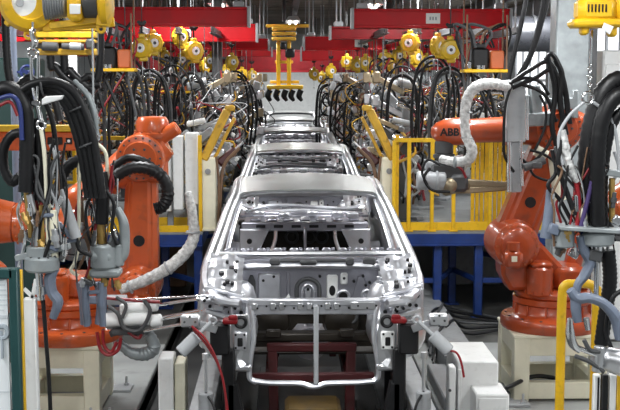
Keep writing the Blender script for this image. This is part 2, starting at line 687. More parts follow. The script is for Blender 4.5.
# slatted yellow barrier at the stair head behind the right robot's forearm
t = thing('slatted_barrier', 'yellow barrier of close vertical slats behind the right robot forearm', 'barrier', (2.6, 14.1, DZ))
b = MB()
for k in range(11):
    b.bar((2.33 + k * 0.055, 14.1, DZ + 0.02), (2.33 + k * 0.055, 14.1, DZ + 1.16), 0.042, 0.03)
b.build('slats', 'yellow', t)
b = MB()
b.bar((2.29, 14.1, DZ + 1.16), (2.93, 14.1, DZ + 1.16), 0.05, 0.05)
b.bar((2.29, 14.1, DZ + 0.05), (2.93, 14.1, DZ + 0.05), 0.05, 0.05)
b.build('rail', 'yellow', t)

# columns
t = thing('support_column', 'wide pale grey steel column at the right behind the hoist', 'column', (3.02, 12.2, 0))
b = MB()
b.box((3.02, 12.2, CZ / 2), (0.36, 0.3, CZ), 0.02)
b.build('shaft', 'galv', t)
b = MB()
b.box((3.02, 12.2, 0.015), (0.55, 0.5, 0.03), 0.004)
b.box((3.24, 12.03, CZ / 2), (0.05, 0.04, CZ), 0.004)
b.build('flange', 'dark_grey', t)
b = P(217, 40, 17)
t = thing('support_column', 'slim dark grey steel column between the left red beams', 'column', (b.x, 17, DZ))
q = MB()
q.box((b.x, 17, (DZ + CZ) / 2), (0.15, 0.15, CZ - DZ), 0.01)
q.build('shaft', 'dark_grey', t)
q = MB()
q.box((b.x, 17, DZ + 0.01), (0.3, 0.3, 0.02), 0.002)
q.build('base_plate', 'dark_grey', t)

# pale cladding at the right edge, dark green machine cabinet and blue post at the left edge
t = thing('wall_cabinet', 'tall off white cabinet at the right edge behind the hose loop', 'cabinet', (4.0, 12.6, 0))
b = MB()
b.box((4.1, 12.8, 1.6), (1.3, 0.7, 3.2), 0.02)
b.build('cabinet_body', 'white', t)
b = MB()
b.box((3.78, 12.44, 1.6), (0.6, 0.02, 2.9), 0.006)
b.box((4.42, 12.44, 1.6), (0.6, 0.02, 2.9), 0.006)
b.build('door_panel', 'white', t)
t = thing('machine_cabinet', 'dark green machine cabinet at the left edge under the hoist', 'cabinet', (-3.1, 11.7, 0))
b = MB()
b.box((-3.25, 11.9, 1.55), (1.5, 0.6, 3.1), 0.02)
b.build('cabinet_body', 'green', t)
p = P(70, 68, 11.55)
b = MB()
b.box((p.x, 11.585, p.z - 0.1), (0.13, 0.02, 0.6), 0.006)
b.build('window_panel', 'white', t)
t = thing('pipe_post', 'blue grey pipe post with a blue wheel at the left edge', 'post', (-2.55, 10.6, 0))
b = MB()
b.cyl((-2.46, 10.6, 0.01), (-2.46, 10.6, 4.6), 0.035)
b.bar((-2.46, 10.6, 2.9), (-2.2, 10.6, 2.78), 0.05, 0.05)
b.box((-2.46, 10.6, 0.01), (0.2, 0.2, 0.02), 0.003)
b.build('pipe', 'blue_grey', t)
p = P(27, 72, 10.5)
b = MB()
b.torus((p.x, 10.5, p.z), (0, 1, 0), 0.055, 0.013)
for k in range(3):
    a = k * 2 * PI / 3 + 0.4
    b.cyl((p.x, 10.5, p.z), (p.x + 0.055 * math.cos(a), 10.5, p.z + 0.055 * math.sin(a)), 0.009, n=6)
b.cyl((p.x, 10.47, p.z), (p.x, 10.58, p.z), 0.018)
b.bar((p.x, 10.58, p.z), (-2.46, 10.6, p.z), 0.02, 0.02)
b.build('handwheel', 'hose_blue', t)

# dark horizontal tank beside the column
p0, p1 = P(505, 34, 17.6), P(560, 34, 17.6)
t = thing('storage_tank', 'dark cylindrical duct beside the pale column at the right', 'duct', (p0 + p1) / 2)
b = MB()
b.cyl(p0, p1 + V((0.5, 0, 0)), 0.27, n=28, bev=0.03)
b.build('duct_body', 'tank', t)
b = MB()
for f in (0.02, 0.5, 0.95):
    c = p0.lerp(p1, f)
    b.lathe(c - V((0.02, 0, 0)), (1, 0, 0), [(0.27, 0), (0.29, 0), (0.29, 0.04), (0.27, 0.04)], 28)
    b.cyl(c + V((0, 0, 0.27)), (c.x, c.y, CZ), 0.012, n=6)
b.build('band', 'dark_grey', t)

# ================================================================== red crane beams
def crane_beam(label, x0, x1, Y, z, h=0.21, m='red', sign=None, w=0.16):
    t = thing('crane_beam', label, 'crane beam', ((x0 + x1) / 2, Y, z))
    b = MB()
    b.box(((x0 + x1) / 2, Y, z), (x1 - x0, w * 0.62, h), 0.006)
    b.box(((x0 + x1) / 2, Y, z + h / 2), (x1 - x0, w, 0.028), 0.005)
    b.box(((x0 + x1) / 2, Y, z - h / 2), (x1 - x0, w, 0.028), 0.005)
    b.build('beam_body', m, t)
    for x in (x0, x1):
        b = MB()
        b.box((x, Y, z), (0.035, w + 0.03, h + 0.05), 0.005)
        b.build('end_cap', 'light_grey' if m == 'red' else 'grey', t)
    n = max(2, int((x1 - x0) / 1.2))
    for k in range(n):
        x = x0 + 0.12 + (x1 - x0 - 0.24) * k / (n - 1)
        b = MB()
        b.cyl((x - 0.03, Y, z + h / 2), (x - 0.03, Y, CZ), 0.012, n=6)
        b.cyl((x + 0.03, Y, z + h / 2), (x + 0.03, Y, CZ), 0.012, n=6)
        b.box((x, Y, z + h / 2 + 0.05), (0.13, 0.12, 0.07), 0.01)
        b.build('hanger', 'light_grey', t)
    if sign:
        b = MB()
        b.box((sign[0], Y - w * 0.33 - 0.004, z + sign[2]), (sign[1], 0.006, h * 0.62), 0.001)
        b.build('sign_plate', 'white', t)
        b = MB()
        for k in range(3):
            b.box((sign[0] - sign[1] * 0.2 + k * sign[1] * 0.2, Y - w * 0.33 - 0.008, z + sign[2]), (sign[1] * 0.12, 0.003, h * 0.2), 0.001)
        b.build('printed_mark', 'ink', t)
    return t


def zat(py, Y):
    return P(284, py, Y).z


def xat(px, Y):
    return P(px, 60, Y).x


crane_beam('bright red crane beam nearest above the left bays', xat(110, 14) - 1.5, xat(249, 14), 14, zat(17, 14), 0.20)
crane_beam('bright red crane beam with a white plate above the right bays', xat(352, 14), xat(509, 14), 14, zat(18.5, 14), 0.20, sign=(xat(432, 14), 0.17, 0.0))
crane_beam('second red crane beam from the front on the left, with a small white sign', -4.2, xat(257, 16.5), 16.5, zat(33, 16.5), 0.22, 'red', sign=(xat(186, 16.5), 0.16, -0.02))
crane_beam('shaded red crane beam second from the front on the right', xat(330, 16.5), xat(506, 16.5), 16.5, zat(33, 16.5), 0.15, 'dark_red')  # the shade on this beam is painted in with a darker red
crane_beam('third red crane beam from the front on the left', -4.2, xat(269, 19.5), 19.5, zat(44.5, 19.5), 0.16)
crane_beam('third red crane beam from the front on the right, with a white plate', xat(304, 19.5), xat(504, 19.5), 19.5, zat(43.5, 19.5), 0.20, sign=(xat(361, 19.5), 0.22, 0.0))
crane_beam('fourth red crane beam from the front on the left', -4.2, xat(272, 23), 23, zat(52, 23), 0.15)
crane_beam('fourth red crane beam from the front on the right', xat(301, 23), xat(500, 23), 23, zat(54, 23), 0.24)
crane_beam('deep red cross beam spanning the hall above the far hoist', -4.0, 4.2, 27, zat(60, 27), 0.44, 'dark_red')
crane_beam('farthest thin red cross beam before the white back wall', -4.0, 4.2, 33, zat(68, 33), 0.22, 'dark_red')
# runway rails along the line carrying the balancers
RAILS = {'left': (-0.9, -1.35, -1.8, -2.25, -2.7, -3.15, -3.6), 'right': (1.3, 1.72, 2.14, 2.56, 2.98)}
RAILZ = 3.46
for sd in RAILS:
    for i, x in enumerate(RAILS[sd]):
        lab = ('first', 'second', 'third', 'fourth', 'fifth', 'sixth', 'seventh')[i]
        t = thing('trolley_rail', 'dark steel trolley rail carrying hoists, %s one out on the %s of the car line' % (lab, sd), 'rail', (x, 20, 3.5))
        b = MB()
        b.box((x, 22.0, 3.51), (0.04, 14.6, 0.08), 0.006)
        b.box((x, 22.0, RAILZ + 0.008), (0.08, 14.6, 0.015), 0.003)
        b.build('rail_section', 'dark_grey', t)
        for y in (14.9, 18, 21.5, 25, 28.5):
            b = MB()
            b.cyl((x, y, 3.55), (x, y, CZ), 0.012, n=6)
            b.build('hanger_rod', 'grey', t)

# ================================================================== the car bodies
def build_car():
    """bare body shell; x across, y from the radiator support (0) to the tail, z up from the floor"""
    car = thing('car_body', 'x', 'car body', (0, 0, 0), 'bare car bodies on the line')
    S = (-1, 1)
    # ---- roof
    def roof(s, t):
        y = 1.74 + 1.56 * t
        w = 0.575 + 0.03 * math.sin(t * PI * 0.9)
        x = (s * 2 - 1)
        z = 1.945 + 0.045 * math.sin(PI * (0.12 + 0.8 * t)) + 0.035 * (1 - abs(x) ** 2.6)
        if abs(x) > 0.93:
            z -= 0.02
        y += -0.10 * (1 - x * x) * (1 - t) + 0.06 * (1 - x * x) * t
        return (x * w, y, z)
    MB().grid(roof, 28, 16, 0.012).build('roof', 'roof_steel', car, 50)
    b = MB()
    for t_, dz in ((0.0, -0.03), (1.0, -0.035)):
        pts = [V(roof(s / 14, t_)) + V((0, 0.035 if t_ == 0 else -0.03, dz)) for s in range(15)]
        b.tube(pts, 0.032, 8, 2, flat=0.6)
    build_each(b, 'roof_header', 'zinc', car)
    for k, t_ in enumerate((0.35, 0.68)):
        pts = [V(roof(s / 12, t_)) + V((0, 0, -0.03)) for s in range(13)]
        MB().tube(pts, 0.02, 6, 1, flat=1.6).build('roof_bow', 'zinc', car)
    # ---- sides
    for s in S:
        side = MB()
        X = lambda x: s * x
        rail = [(X(0.77), 0.84, 1.44), (X(0.755), 0.98, 1.525), (X(0.70), 1.25, 1.68), (X(0.645), 1.52, 1.835), (X(0.60), 1.76, 1.935), (X(0.603), 2.1, 1.965),
                (X(0.613), 2.6, 1.97), (X(0.605), 3.1, 1.95), (X(0.62), 3.35, 1.90), (X(0.68), 3.65, 1.72), (X(0.73), 3.95, 1.53), (X(0.72), 4.25, 1.47)]
        side.tube(rail, [0.065, 0.062, 0.055, 0.05, 0.046, 0.042, 0.04, 0.042, 0.05, 0.07, 0.06, 0.04], 10, 5, flat=0.8)
        o = side.build('pillar_rail', 'body_steel', car)
        # flange strip along the windscreen opening
        fl = [(X(0.66), 0.98, 1.475), (X(0.635), 1.25, 1.63), (X(0.59), 1.52, 1.80), (X(0.555), 1.72, 1.905)]
        MB().tube(fl, 0.022, 6, 5, flat=0.5).build('pillar_flange', 'zinc', o)
        b = MB()
        b.tube([(X(0.77), 0.9, 1.40), (X(0.79), 0.95, 1.1), (X(0.78), 1.02, 0.85)], [0.05, 0.06, 0.06], 8, 5, flat=1.3)
        b.build('hinge_pillar', 'body_steel', car)
        b = MB()
        b.tube([(X(0.62), 2.35, 1.95), (X(0.70), 2.36, 1.6), (X(0.775), 2.38, 1.3), (X(0.78), 2.38, 0.85)], [0.04, 0.05, 0.07, 0.08], 8, 5, flat=1.2)
        b.build('center_pillar', 'body_steel', car)
        b = MB()
        b.bar((X(0.75), 0.95, 0.83), (X(0.75), 3.25, 0.83), 0.12, 0.14, 0.03)
        b.build('rocker', 'body_steel', car)

        def quarter(u, v):
            y = 3.15 + 1.15 * u
            z = 0.85 + 0.66 * v
            x = 0.79 - 0.05 * v * v - 0.05 * u * u
            r = math.hypot(y - 3.55, z - 0.88)
            if r < 0.34:
                k = 0.34 / max(r, 1e-3)
                y = 3.55 + (y - 3.55) * k
                z = 0.88 + (z - 0.88) * k
            return (X(x), y, z)
        MB().grid(quarter, 14, 12, 0.01).build('quarter_panel', 'body_steel', car)
        b = MB()
        b.lathe((X(0.56), 3.55, 0.95), (s, 0, 0), [(0.0, -0.12), (0.22, -0.1), (0.33, 0.0), (0.35, 0.18)], 24)
        b.build('wheelhouse', 'zinc', car)
    # ---- tail and rear inner structure
    b = MB()
    b.box((0, 4.26, 1.12), (1.34, 0.05, 0.5), 0.02)
    b.box((0, 4.22, 1.40), (1.36, 0.12, 0.06), 0.02)
    b.build('tail_panel', 'underbody_shade', car)
    b = MB()
    b.box((0, 4.0, 1.52), (1.3, 0.46, 0.025), 0.008)
    b.box((0, 3.86, 1.54), (1.2, 0.08, 0.03), 0.01)
    b.build('boot_shade_panel', 'panel_steel', car)  # added to close the boot top so its inside stays dark
    b = MB()
    b.box((0, 3.55, 1.50), (1.18, 0.52, 0.03), 0.008)
    b.box((0, 3.28, 1.48), (1.22, 0.06, 0.09), 0.012)
    for k in range(7):
        b.box((spread(0.16, k, 7), 3.5, 1.525), (0.1, 0.22, 0.03), 0.012)
    sh = b.build('parcel_shelf', 'panel_steel', car)
    b = MB()
    for k in range(6):
        b.box((spread(0.17, k, 6), 3.246, 1.485), (0.09, 0.012, 0.028), 0.004)
    build_each(b, 'slot', 'black', sh)
    b = MB()
    b.tube([(-0.58, 3.9, 1.52), (0, 3.97, 1.56), (0.58, 3.9, 1.52)], 0.035, 8, 8, flat=0.6)
    b.tube([(-0.56, 3.35, 1.62), (-0.3, 3.5, 1.66), (0.1, 3.52, 1.64), (0.56, 3.35, 1.63)], 0.02, 6, 8)
    for x in (-0.45, -0.2, 0.08, 0.33, 0.47):
        b.box((x, 3.62 + 0.1 * math.sin(x * 9), 1.56), (0.12, 0.1, 0.06), 0.015)
    b.build('rear_window_bar', 'zinc', car)
    # rear seat bulkhead: frame with an opening, hoops, speaker holes
    for s in S:
        b = MB()
        b.prism([(0.34 * s, 1.47), (0.62 * s, 1.47), (0.63 * s, 1.2), (0.56 * s, 1.05), (0.46 * s, 1.08), (0.44 * s, 1.25)], (0, 3.2, 0), (1, 0, 0), (0, 0, 1), 0.05 if s > 0 else 0.05, 0.01)
        w = b.build('bulkhead_side', 'zinc', car)
        b = MB()
        b.cyl((0.53 * s, 3.10, 1.36), (0.53 * s, 3.135, 1.36), 0.025)
        b.build('hole', 'black', w)
        b = MB()
        b.tube([(s * 0.28, 3.12, 1.46), (s * 0.29, 3.1, 1.36), (s * 0.35, 3.06, 1.22), (s * 0.44, 3.05, 1.13)], 0.018, 8, 6)
        b.build('seat_hoop', 'body_steel', car)
    b = MB()
    b.box((0, 3.24, 1.1), (1.2, 0.04, 0.10), 0.01)
    b.box((0.0, 3.2, 1.30), (0.03, 0.03, 0.36), 0.008)
    b.box((0, 3.05, 1.08), (1.25, 0.3, 0.05), 0.02)
    for k in range(9):
        b.box((spread(0.13, k, 9), 2.95, 1.11), (0.07, 0.09, 0.035), 0.012)
    b.build('bulkhead_sill', 'panel_steel', car)
    for x in (-0.12, 0.06, 0.19):
        MB().torus((x, 4.2, 1.25), (0, 1, 0), 0.062, 0.014).build('speaker_ring', 'dark_grey', car)
    # ---- floor
    b = MB()
    b.box((0, 2.1, 0.80), (1.42, 2.3, 0.02), 0.005)
    b.box((0, 3.7, 0.92), (1.1, 1.0, 0.02), 0.005)
    for k in range(5):
        b.box((0.42, 1.3 + k * 0.4, 0.82), (0.45, 0.12, 0.03), 0.01)
        b.box((-0.42, 1.3 + k * 0.4, 0.82), (0.45, 0.12, 0.03), 0.01)
    b.build('floor_pan', 'underbody_shade', car)
    b = MB()
    b.tube([(0, 1.0, 0.86), (0, 2.0, 0.84), (0, 3.2, 0.84)], 0.14, 12, 4, flat=0.9)
    b.build('floor_tunnel', 'panel_steel', car)
    # ---- instrument panel bar and brackets seen through the windscreen opening
    b = MB()
    b.tube([(-0.68, 1.35, 1.40), (0.68, 1.35, 1.40)], 0.028, 10, 1)
    for x in (-0.5, -0.34, -0.1, 0.12, 0.36, 0.52):
        b.bar((x, 1.35, 1.40), (x, 1.15, 1.44), 0.06, 0.02)
    b.build('dash_bar', 'dark_grey', car)
    # ---- cowl
    b = MB()
    b.tube([(-0.72, 1.02, 1.56), (-0.35, 0.93, 1.575), (0, 0.90, 1.58), (0.35, 0.93, 1.575), (0.72, 1.02, 1.56)], 0.026, 8, 6, flat=0.8)
    c1 = b.build('cowl_top', 'body_steel', car)
    b = MB()
    for k in range(11):
        x = spread(0.125, k, 11)
        b.box((x, 1.06, 1.58), (0.07, 0.05, 0.04), 0.012)
        b.cyl((x + 0.05, 1.04, 1.585), (x + 0.05, 1.04, 1.605), 0.014, n=8)
    build_each(b, 'cowl_bracket', 'panel_steel', c1)
    b = MB()
    b.box((0, 1.0, 1.53), (1.30, 0.14, 0.018), 0.004)
    b.box((0, 0.94, 1.50), (1.10, 0.05, 0.05), 0.008)
    b.build('cowl_trough', 'panel_steel', car)
    b = MB()
    b.tube([(-0.64, 0.88, 1.52), (-0.5, 0.86, 1.485), (-0.38, 0.84, 1.495), (0, 0.83, 1.50), (0.38, 0.84, 1.495), (0.5, 0.86, 1.485), (0.64, 0.88, 1.52)], [0.028, 0.028, 0.028, 0.022, 0.028, 0.028, 0.028], 8, 6, flat=0.85)
    c2 = b.build('cowl_front', 'zinc', car)
    b = MB()
    b.tube([(-0.30, 0.83, 1.537), (0.05, 0.82, 1.54), (0.30, 0.83, 1.537)], 0.011, 6, 6)
    b.box((-0.02, 0.80, 1.53), (0.13, 0.03, 0.035), 0.012)
    b.box((0.29, 0.80, 1.535), (0.06, 0.03, 0.06), 0.012)
    b.box((-0.27, 0.80, 1.535), (0.08, 0.03, 0.05), 0.012)
    b.box((0.44, 0.84, 1.53), (0.1, 0.04, 0.06), 0.014)
    b.build('wiper_linkage', 'dark_grey', c2)
    # ---- firewall
    fw = MB()
    fw.box((0, 0.97, 1.31), (1.04, 0.025, 0.40), 0.006)
    fw.box((-0.17, 0.953, 1.30), (0.03, 0.02, 0.26), 0.008)
    fire = fw.build('firewall', 'panel_steel', car)
    pad = MB()
    pad.box((-0.315, 0.945, 1.30), (0.17, 0.03, 0.25), 0.012)
    pad.build('raised_panel', 'zinc', fire)
    b = MB()
    b.prism([(-0.47, 1.17), (-0.42, 1.17), (-0.42, 1.36), (-0.44, 1.41), (-0.46, 1.41), (-0.48, 1.36)], (0, 0.955, 0), (1, 0, 0), (0, 0, 1), 0.02, 0.004)
    b.build('dark_recess', 'dark_grey', fire)
    b = MB()
    arch = [(-0.105, 1.18), (-0.105, 1.31), (-0.075, 1.36), (-0.02, 1.38), (0.035, 1.36), (0.065, 1.31), (0.065, 1.18)]
    b.tube([(x, 0.945, z) for x, z in arch], 0.016, 8, 4)
    b.build('arch_rib', 'dark_grey', fire)
    b = MB()
    b.tube([(-0.065, 0.945, 1.2), (-0.06, 0.945, 1.30), (-0.02, 0.945, 1.335), (0.02, 0.945, 1.30), (0.025, 0.945, 1.2)], 0.01, 6, 4)
    b.box((-0.02, 0.945, 1.26), (0.05, 0.02, 0.09), 0.01)
    b.build('stamped_rib', 'zinc', fire)
    b = MB()
    b.prism([(-0.29, 1.17), (-0.14, 1.17), (-0.165, 1.27), (-0.22, 1.20)], (0, 0.94, 0), (1, 0, 0), (0, 0, 1), 0.012, 0.003)
    b.box((0.165, 0.945, 1.30), (0.085, 0.03, 0.22), 0.01)
    b.box((0.255, 0.945, 1.38), (0.055, 0.03, 0.09), 0.01)
    b.prism([(0.12, 1.18), (0.2, 1.14), (0.3, 1.17), (0.29, 1.2), (0.2, 1.19)], (0, 0.935, 0), (1, 0, 0), (0, 0, 1), 0.02, 0.004)
    build_each(b, 'bracket_plate', 'white', fire)
    b = MB()
    b.prism([(0.165 + 0.024 * math.cos(a * PI / 8), 1.29 + 0.04 * math.sin(a * PI / 8)) for a in range(16)], (0, 0.932, 0), (1, 0, 0), (0, 0, 1), 0.006, 0.001)
    b.cyl((0.248, 0.925, 1.245), (0.248, 0.94, 1.245), 0.034)
    for x, z in ((-0.36, 1.37), (-0.02, 1.30), (0.05, 1.22), (0.07, 1.40), (0.255, 1.385), (0.45, 1.35), (-0.15, 1.22), (0.40, 1.40), (0.42, 1.33), (0.44, 1.20), (0.36, 1.19), (-0.28, 1.40), (0.33, 1.36)):
        b.cyl((x, 0.925, z), (x, 0.958, z), 0.011, n=10)
    build_each(b, 'hole', 'black', fire)
    b = MB()
    b.torus((0.248, 0.93, 1.245), (0, 1, 0), 0.045, 0.013)
    b.torus((0.43, 0.945, 1.255), (0, 1, 0), 0.036, 0.012)
    b.lathe((0.43, 0.958, 1.255), (0, -1, 0), [(0.0, 0.02), (0.02, 0.022), (0.035, 0.0)], 14)
    build_each(b, 'collar', 'zinc', fire)
    b = MB()
    b.prism([(0.30, 1.17), (0.47, 1.17), (0.47, 1.25), (0.40, 1.40), (0.36, 1.40)], (0, 0.957, 0), (1, 0, 0), (0, 0, 1), 0.012, 0.005)
    b.build('raised_panel', 'panel_steel', fire)
    # toe board below, with two round lobes and the tunnel mouth
    b = MB()
    pr = [(-0.62, 1.14), (0.62, 1.14), (0.62, 0.84), (0.16, 0.84), (0.15, 0.96), (0.10, 1.02), (-0.10, 1.02), (-0.15, 0.96), (-0.16, 0.84), (-0.62, 0.84)]
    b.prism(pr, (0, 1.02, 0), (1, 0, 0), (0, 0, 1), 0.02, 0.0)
    toe = b.build('toe_board', 'underbody_shade', car)
    b = MB()
    for x in (-0.30, 0.24):
        b.lathe((x, 1.02, 1.04), (0, -1, 0), [(0.15, 0.0), (0.13, 0.06), (0.06, 0.09), (0.0, 0.095)], 20)
    build_each(b, 'round_lobe', 'underbody_shade', toe)
    b = MB()
    b.torus((0.30, 0.95, 1.09), (0, 1, 0), 0.055, 0.014)
    b.build('steering_hole', 'dark_grey', toe)
    # ---- aprons, strut towers, front rails
    rng = random.Random(7)
    for s in S:
        ap = MB()

        def apron(u, v):
            y = 0.02 + 0.95 * u
            z = 1.02 + (0.36 + 0.10 * u) * v
            x = 0.50 + 0.06 * v + 0.10 * max(0.0, math.sin(u * PI)) * (1 - 0.4 * v)
            return (s * x, y, z)
        ap.grid(apron, 10, 8, 0.012)
        a = ap.build('fender_apron', 'zinc', car)
        b = MB()
        b.tube([(s * 0.765, 0.95, 1.50), (s * 0.765, 0.7, 1.48), (s * 0.755, 0.42, 1.45), (s * 0.72, 0.2, 1.42), (s * 0.63, 0.06, 1.385), (s * 0.50, 0.0, 1.375)], [0.05, 0.05, 0.045, 0.04, 0.035, 0.03], 8, 6, flat=0.9)
        up = b.build('apron_rail', 'zinc', car)
        b = MB()
        b.tube([(s * 0.77, 0.78, 1.25), (s * 0.70, 0.3, 1.22), (s * 0.6, 0.1, 1.19), (s * 0.48, -0.01, 1.18)], 0.016, 6, 6, flat=1.5)
        b.build('lower_flange', 'zinc', up)
        b = MB()
        b.lathe((s * 0.59, 0.55, 1.20), (0, 0, 1), [(0.21, 0), (0.19, 0.10), (0.165, 0.19), (0.13, 0.225), (0.06, 0.23), (0.055, 0.21), (0.0, 0.21)], 22)
        st = b.build('strut_tower', 'zinc', car)
        b = MB()
        b.cyl((s * 0.59, 0.55, 1.405), (s * 0.59, 0.55, 1.432), 0.045)
        b.build('strut_hole', 'black', st)
        b = MB()
        b.bolts((s * 0.59, 0.55, 1.425), (0, 0, 1), 0.09, 3, 0.012, 0.02)
        build_each(b, 'stud', 'steel', st)
        # wheelhouse front face, bright and rounded
        b = MB()
        b.lathe((s * 0.60, 0.30, 1.11), (0, -1, 0), [(0.21, -0.2), (0.205, 0.0), (0.17, 0.09), (0.09, 0.14), (0.0, 0.15)], 22)
        b.build('front_wheelhouse', 'body_steel', car)
        b = MB()
        b.tube([(s * 0.53, 0.24, 1.30), (s * 0.52, 0.12, 1.17), (s * 0.50, 0.08, 1.08)], [0.04, 0.05, 0.055], 10, 5, flat=1.2)
        b.build('crush_tube', 'zinc', car)
        # headlamp panel: a stamped plate with openings between rail and wheelhouse
        b = MB()
        b.prism([(s * 0.46, 1.375), (s * 0.60, 1.40), (s * 0.74, 1.44), (s * 0.765, 1.36), (s * 0.75, 1.29), (s * 0.66, 1.30), (s * 0.56, 1.255), (s * 0.47, 1.25)], (0, 0.17, 0), (1, 0, 0), (0, 0, 1), 0.015, 0.004)
        b.bar((s * 0.75, 0.16, 1.30), (s * 0.50, 0.12, 1.235), 0.03, 0.035, 0.008)
        b.bar((s * 0.48, 0.14, 1.40), (s * 0.75, 0.2, 1.455), 0.05, 0.03, 0.008)
        b.box((s * 0.755, 0.26, 1.37), (0.03, 0.16, 0.14), 0.008)
        b.box((s * 0.53, 0.145, 1.33), (0.07, 0.03, 0.06), 0.01)
        b.box((s * 0.67, 0.145, 1.38), (0.09, 0.03, 0.05), 0.01)
        hp = b.build('headlamp_panel', 'zinc', car)
        b = MB()
        for q, (dx, dz, rr_) in enumerate(((0.50, 1.285, 0.014), (0.60, 1.34, 0.02), (0.58, 1.29, 0.012), (0.67, 1.335, 0.014), (0.72, 1.40, 0.018), (0.715, 1.33, 0.012), (0.555, 1.375, 0.012), (0.63, 1.39, 0.01))):
            b.cyl((s * dx, 0.135, dz), (s * dx, 0.16, dz), rr_, n=10)
        build_each(b, 'hole', 'black', hp)
        # stamped shelf rising from the headlamp panel to the cowl side
        def shelf_(u, v):
            y = 0.18 + 0.68 * v
            x = 0.50 + 0.255 * u - 0.02 * (1 - v) * u
            z = 1.40 + 0.155 * v ** 0.8 + 0.03 * u
            k = math.sin(u * 9.5 + 1) * math.sin(v * 11)
            z += 0.014 * max(-0.6, min(0.6, k * 1.6))
            return (s * x, y, z)
        sg = MB().grid(shelf_, 22, 26, 0.008)
        fs_ = sg.build('fender_shelf', 'zinc', car)
        b = MB()
        for k in range(9):
            x, y = rng.uniform(0.54, 0.73), rng.uniform(0.25, 0.8)
            z = 1.40 + 0.155 * ((y - 0.18) / 0.68) ** 0.8 + 0.03 * (x - 0.5) / 0.25
            b.cyl((s * x, y - 0.004, z - 0.01), (s * x, y - 0.012, z + 0.022), rng.uniform(0.010, 0.020), n=10)
        build_each(b, 'hole', 'black', fs_)
        # stamped brackets all over the apron
        b = MB()
        hl = MB()
        for k in range(38):
            y = rng.uniform(0.05, 0.8)
            x = rng.uniform(0.53, 0.75)
            z = 1.385 + 0.2 * max(0.0, y - 0.15) - 0.10 * (0.75 - x) + rng.uniform(-0.05, 0.045)
            b.box((s * x, y, z), (rng.uniform(0.03, 0.11), rng.uniform(0.03, 0.09), rng.uniform(0.02, 0.05)), 0.006,
                  Matrix.Rotation(rng.uniform(-0.3, 0.3), 3, 'X') @ Matrix.Rotation(rng.uniform(-0.3, 0.3), 3, 'Z'))
            if k % 2:
                hl.cyl((s * x, y - 0.06, z), (s * x, y + 0.01, z), 0.011, n=8)
        br = b.build('apron_bracket', 'zinc', car)
        hl.build('hole', 'black', br)
        # front rail and its end plate
        b = MB()
        b.bar((s * 0.48, -0.02, 1.13), (s * 0.48, 1.05, 1.10), 0.09, 0.13, 0.015)
        fr = b.build('front_rail', 'zinc', car)
        b = MB()
        b.prism([(-0.06, -0.17), (0.06, -0.17), (0.07, 0.05), (0.055, 0.17), (-0.05, 0.17), (-0.07, 0.03)], (s * 0.50, -0.03, 1.14), (1, 0, 0), (0, 0, 1), 0.02, 0.004)
        ep = b.build('rail_end_plate', 'steel', car)
        b = MB()
        b.box((s * 0.50, -0.055, 1.13), (0.095, 0.02, 0.13), 0.012)
        b.build('square_plate', 'white' if s > 0 else 'zinc', ep)
        b = MB()
        b.box((s * 0.50, -0.068, 1.125), (0.035, 0.012, 0.06), 0.01)
        for dx, dz in ((-0.03, 0.045), (0.03, 0.045), (0.03, -0.045), (-0.03, -0.045)):
            b.cyl((s * 0.5 + dx, -0.07, 1.13 + dz), (s * 0.5 + dx, -0.05, 1.13 + dz), 0.008, n=8)
        b.torus((s * 0.495, -0.055, 1.26), (0, 1, 0), 0.035, 0.012)
        b.build('hole', 'black', ep)
        b = MB()
        b.box((s * 0.51, 0.0, 0.94), (0.17, 0.12, 0.05), 0.015)
        b.tube([(s * 0.5, -0.01, 1.06), (s * 0.52, -0.02, 1.0), (s * 0.5, -0.02, 0.95)], [0.05, 0.04, 0.06], 8, 4)
        b.build('tow_bracket', 'steel', car)
    # ---- radiator support frame
    b = MB()
    b.box((0, 0.0, 1.385), (0.90, 0.05, 0.055), 0.012)
    b.box((0, 0.0, 1.335), (0.86, 0.03, 0.07), 0.008)
    rs = b.build('radiator_support', 'zinc', car)
    b = MB()
    b.tube([(-0.41, -0.02, 0.845), (-0.3, -0.02, 0.83), (-0.1, -0.02, 0.825), (-0.03, -0.02, 0.805), (0.03, -0.02, 0.805), (0.1, -0.02, 0.825), (0.3, -0.02, 0.83), (0.42, -0.02, 0.84)], 0.021, 8, 5, flat=0.9)
    b.build('lower_crossbar', 'zinc', car)
    for s in S:
        b = MB()
        b.tube([(s * 0.44, 0, 1.385), (s * 0.42, -0.01, 1.30), (s * 0.41, -0.015, 1.15), (s * 0.425, -0.02, 1.05), (s * 0.44, -0.02, 0.93), (s * 0.435, -0.02, 0.86), (s * 0.39, -0.02, 0.832)], 0.019, 8, 5)
        b.build('side_post', 'zinc', car)
        b = MB()
        b.bar((s * 0.43, 0.02, 1.39), (s * 0.60, 0.16, 1.385), 0.05, 0.04, 0.01)
        b.build('corner_brace', 'zinc', car)
    b = MB()
    b.box((0.015, -0.03, 1.095), (0.034, 0.025, 0.55), 0.006)
    b.build('center_brace', 'light_grey', car)
    b = MB()
    hl = MB()
    for k in range(14):
        x = spread(0.062, k, 14)
        if k % 3 != 1:
            b.box((x, -0.025, 1.36), (0.04, 0.014, 0.05), 0.006)
        hl.cyl((x + 0.02, -0.04, 1.35 + 0.015 * (k % 2)), (x + 0.02, -0.02, 1.35 + 0.015 * (k % 2)), 0.007, n=8)
    b.box((0.33, -0.028, 1.365), (0.17, 0.012, 0.055), 0.006)
    build_each(b, 'latch_plate', 'steel', rs)
    build_each(hl, 'hole', 'black', rs)
    # engine bay cross member far below
    b = MB()
    b.bar((-0.48, 0.75, 0.98), (0.48, 0.75, 0.98), 0.12, 0.07, 0.015)
    for x in (-0.28, 0.26):
        b.box((x, 0.62, 1.03), (0.11, 0.05, 0.06), 0.01)
    b.build('sub_frame', 'underbody_shade', car)
    return car


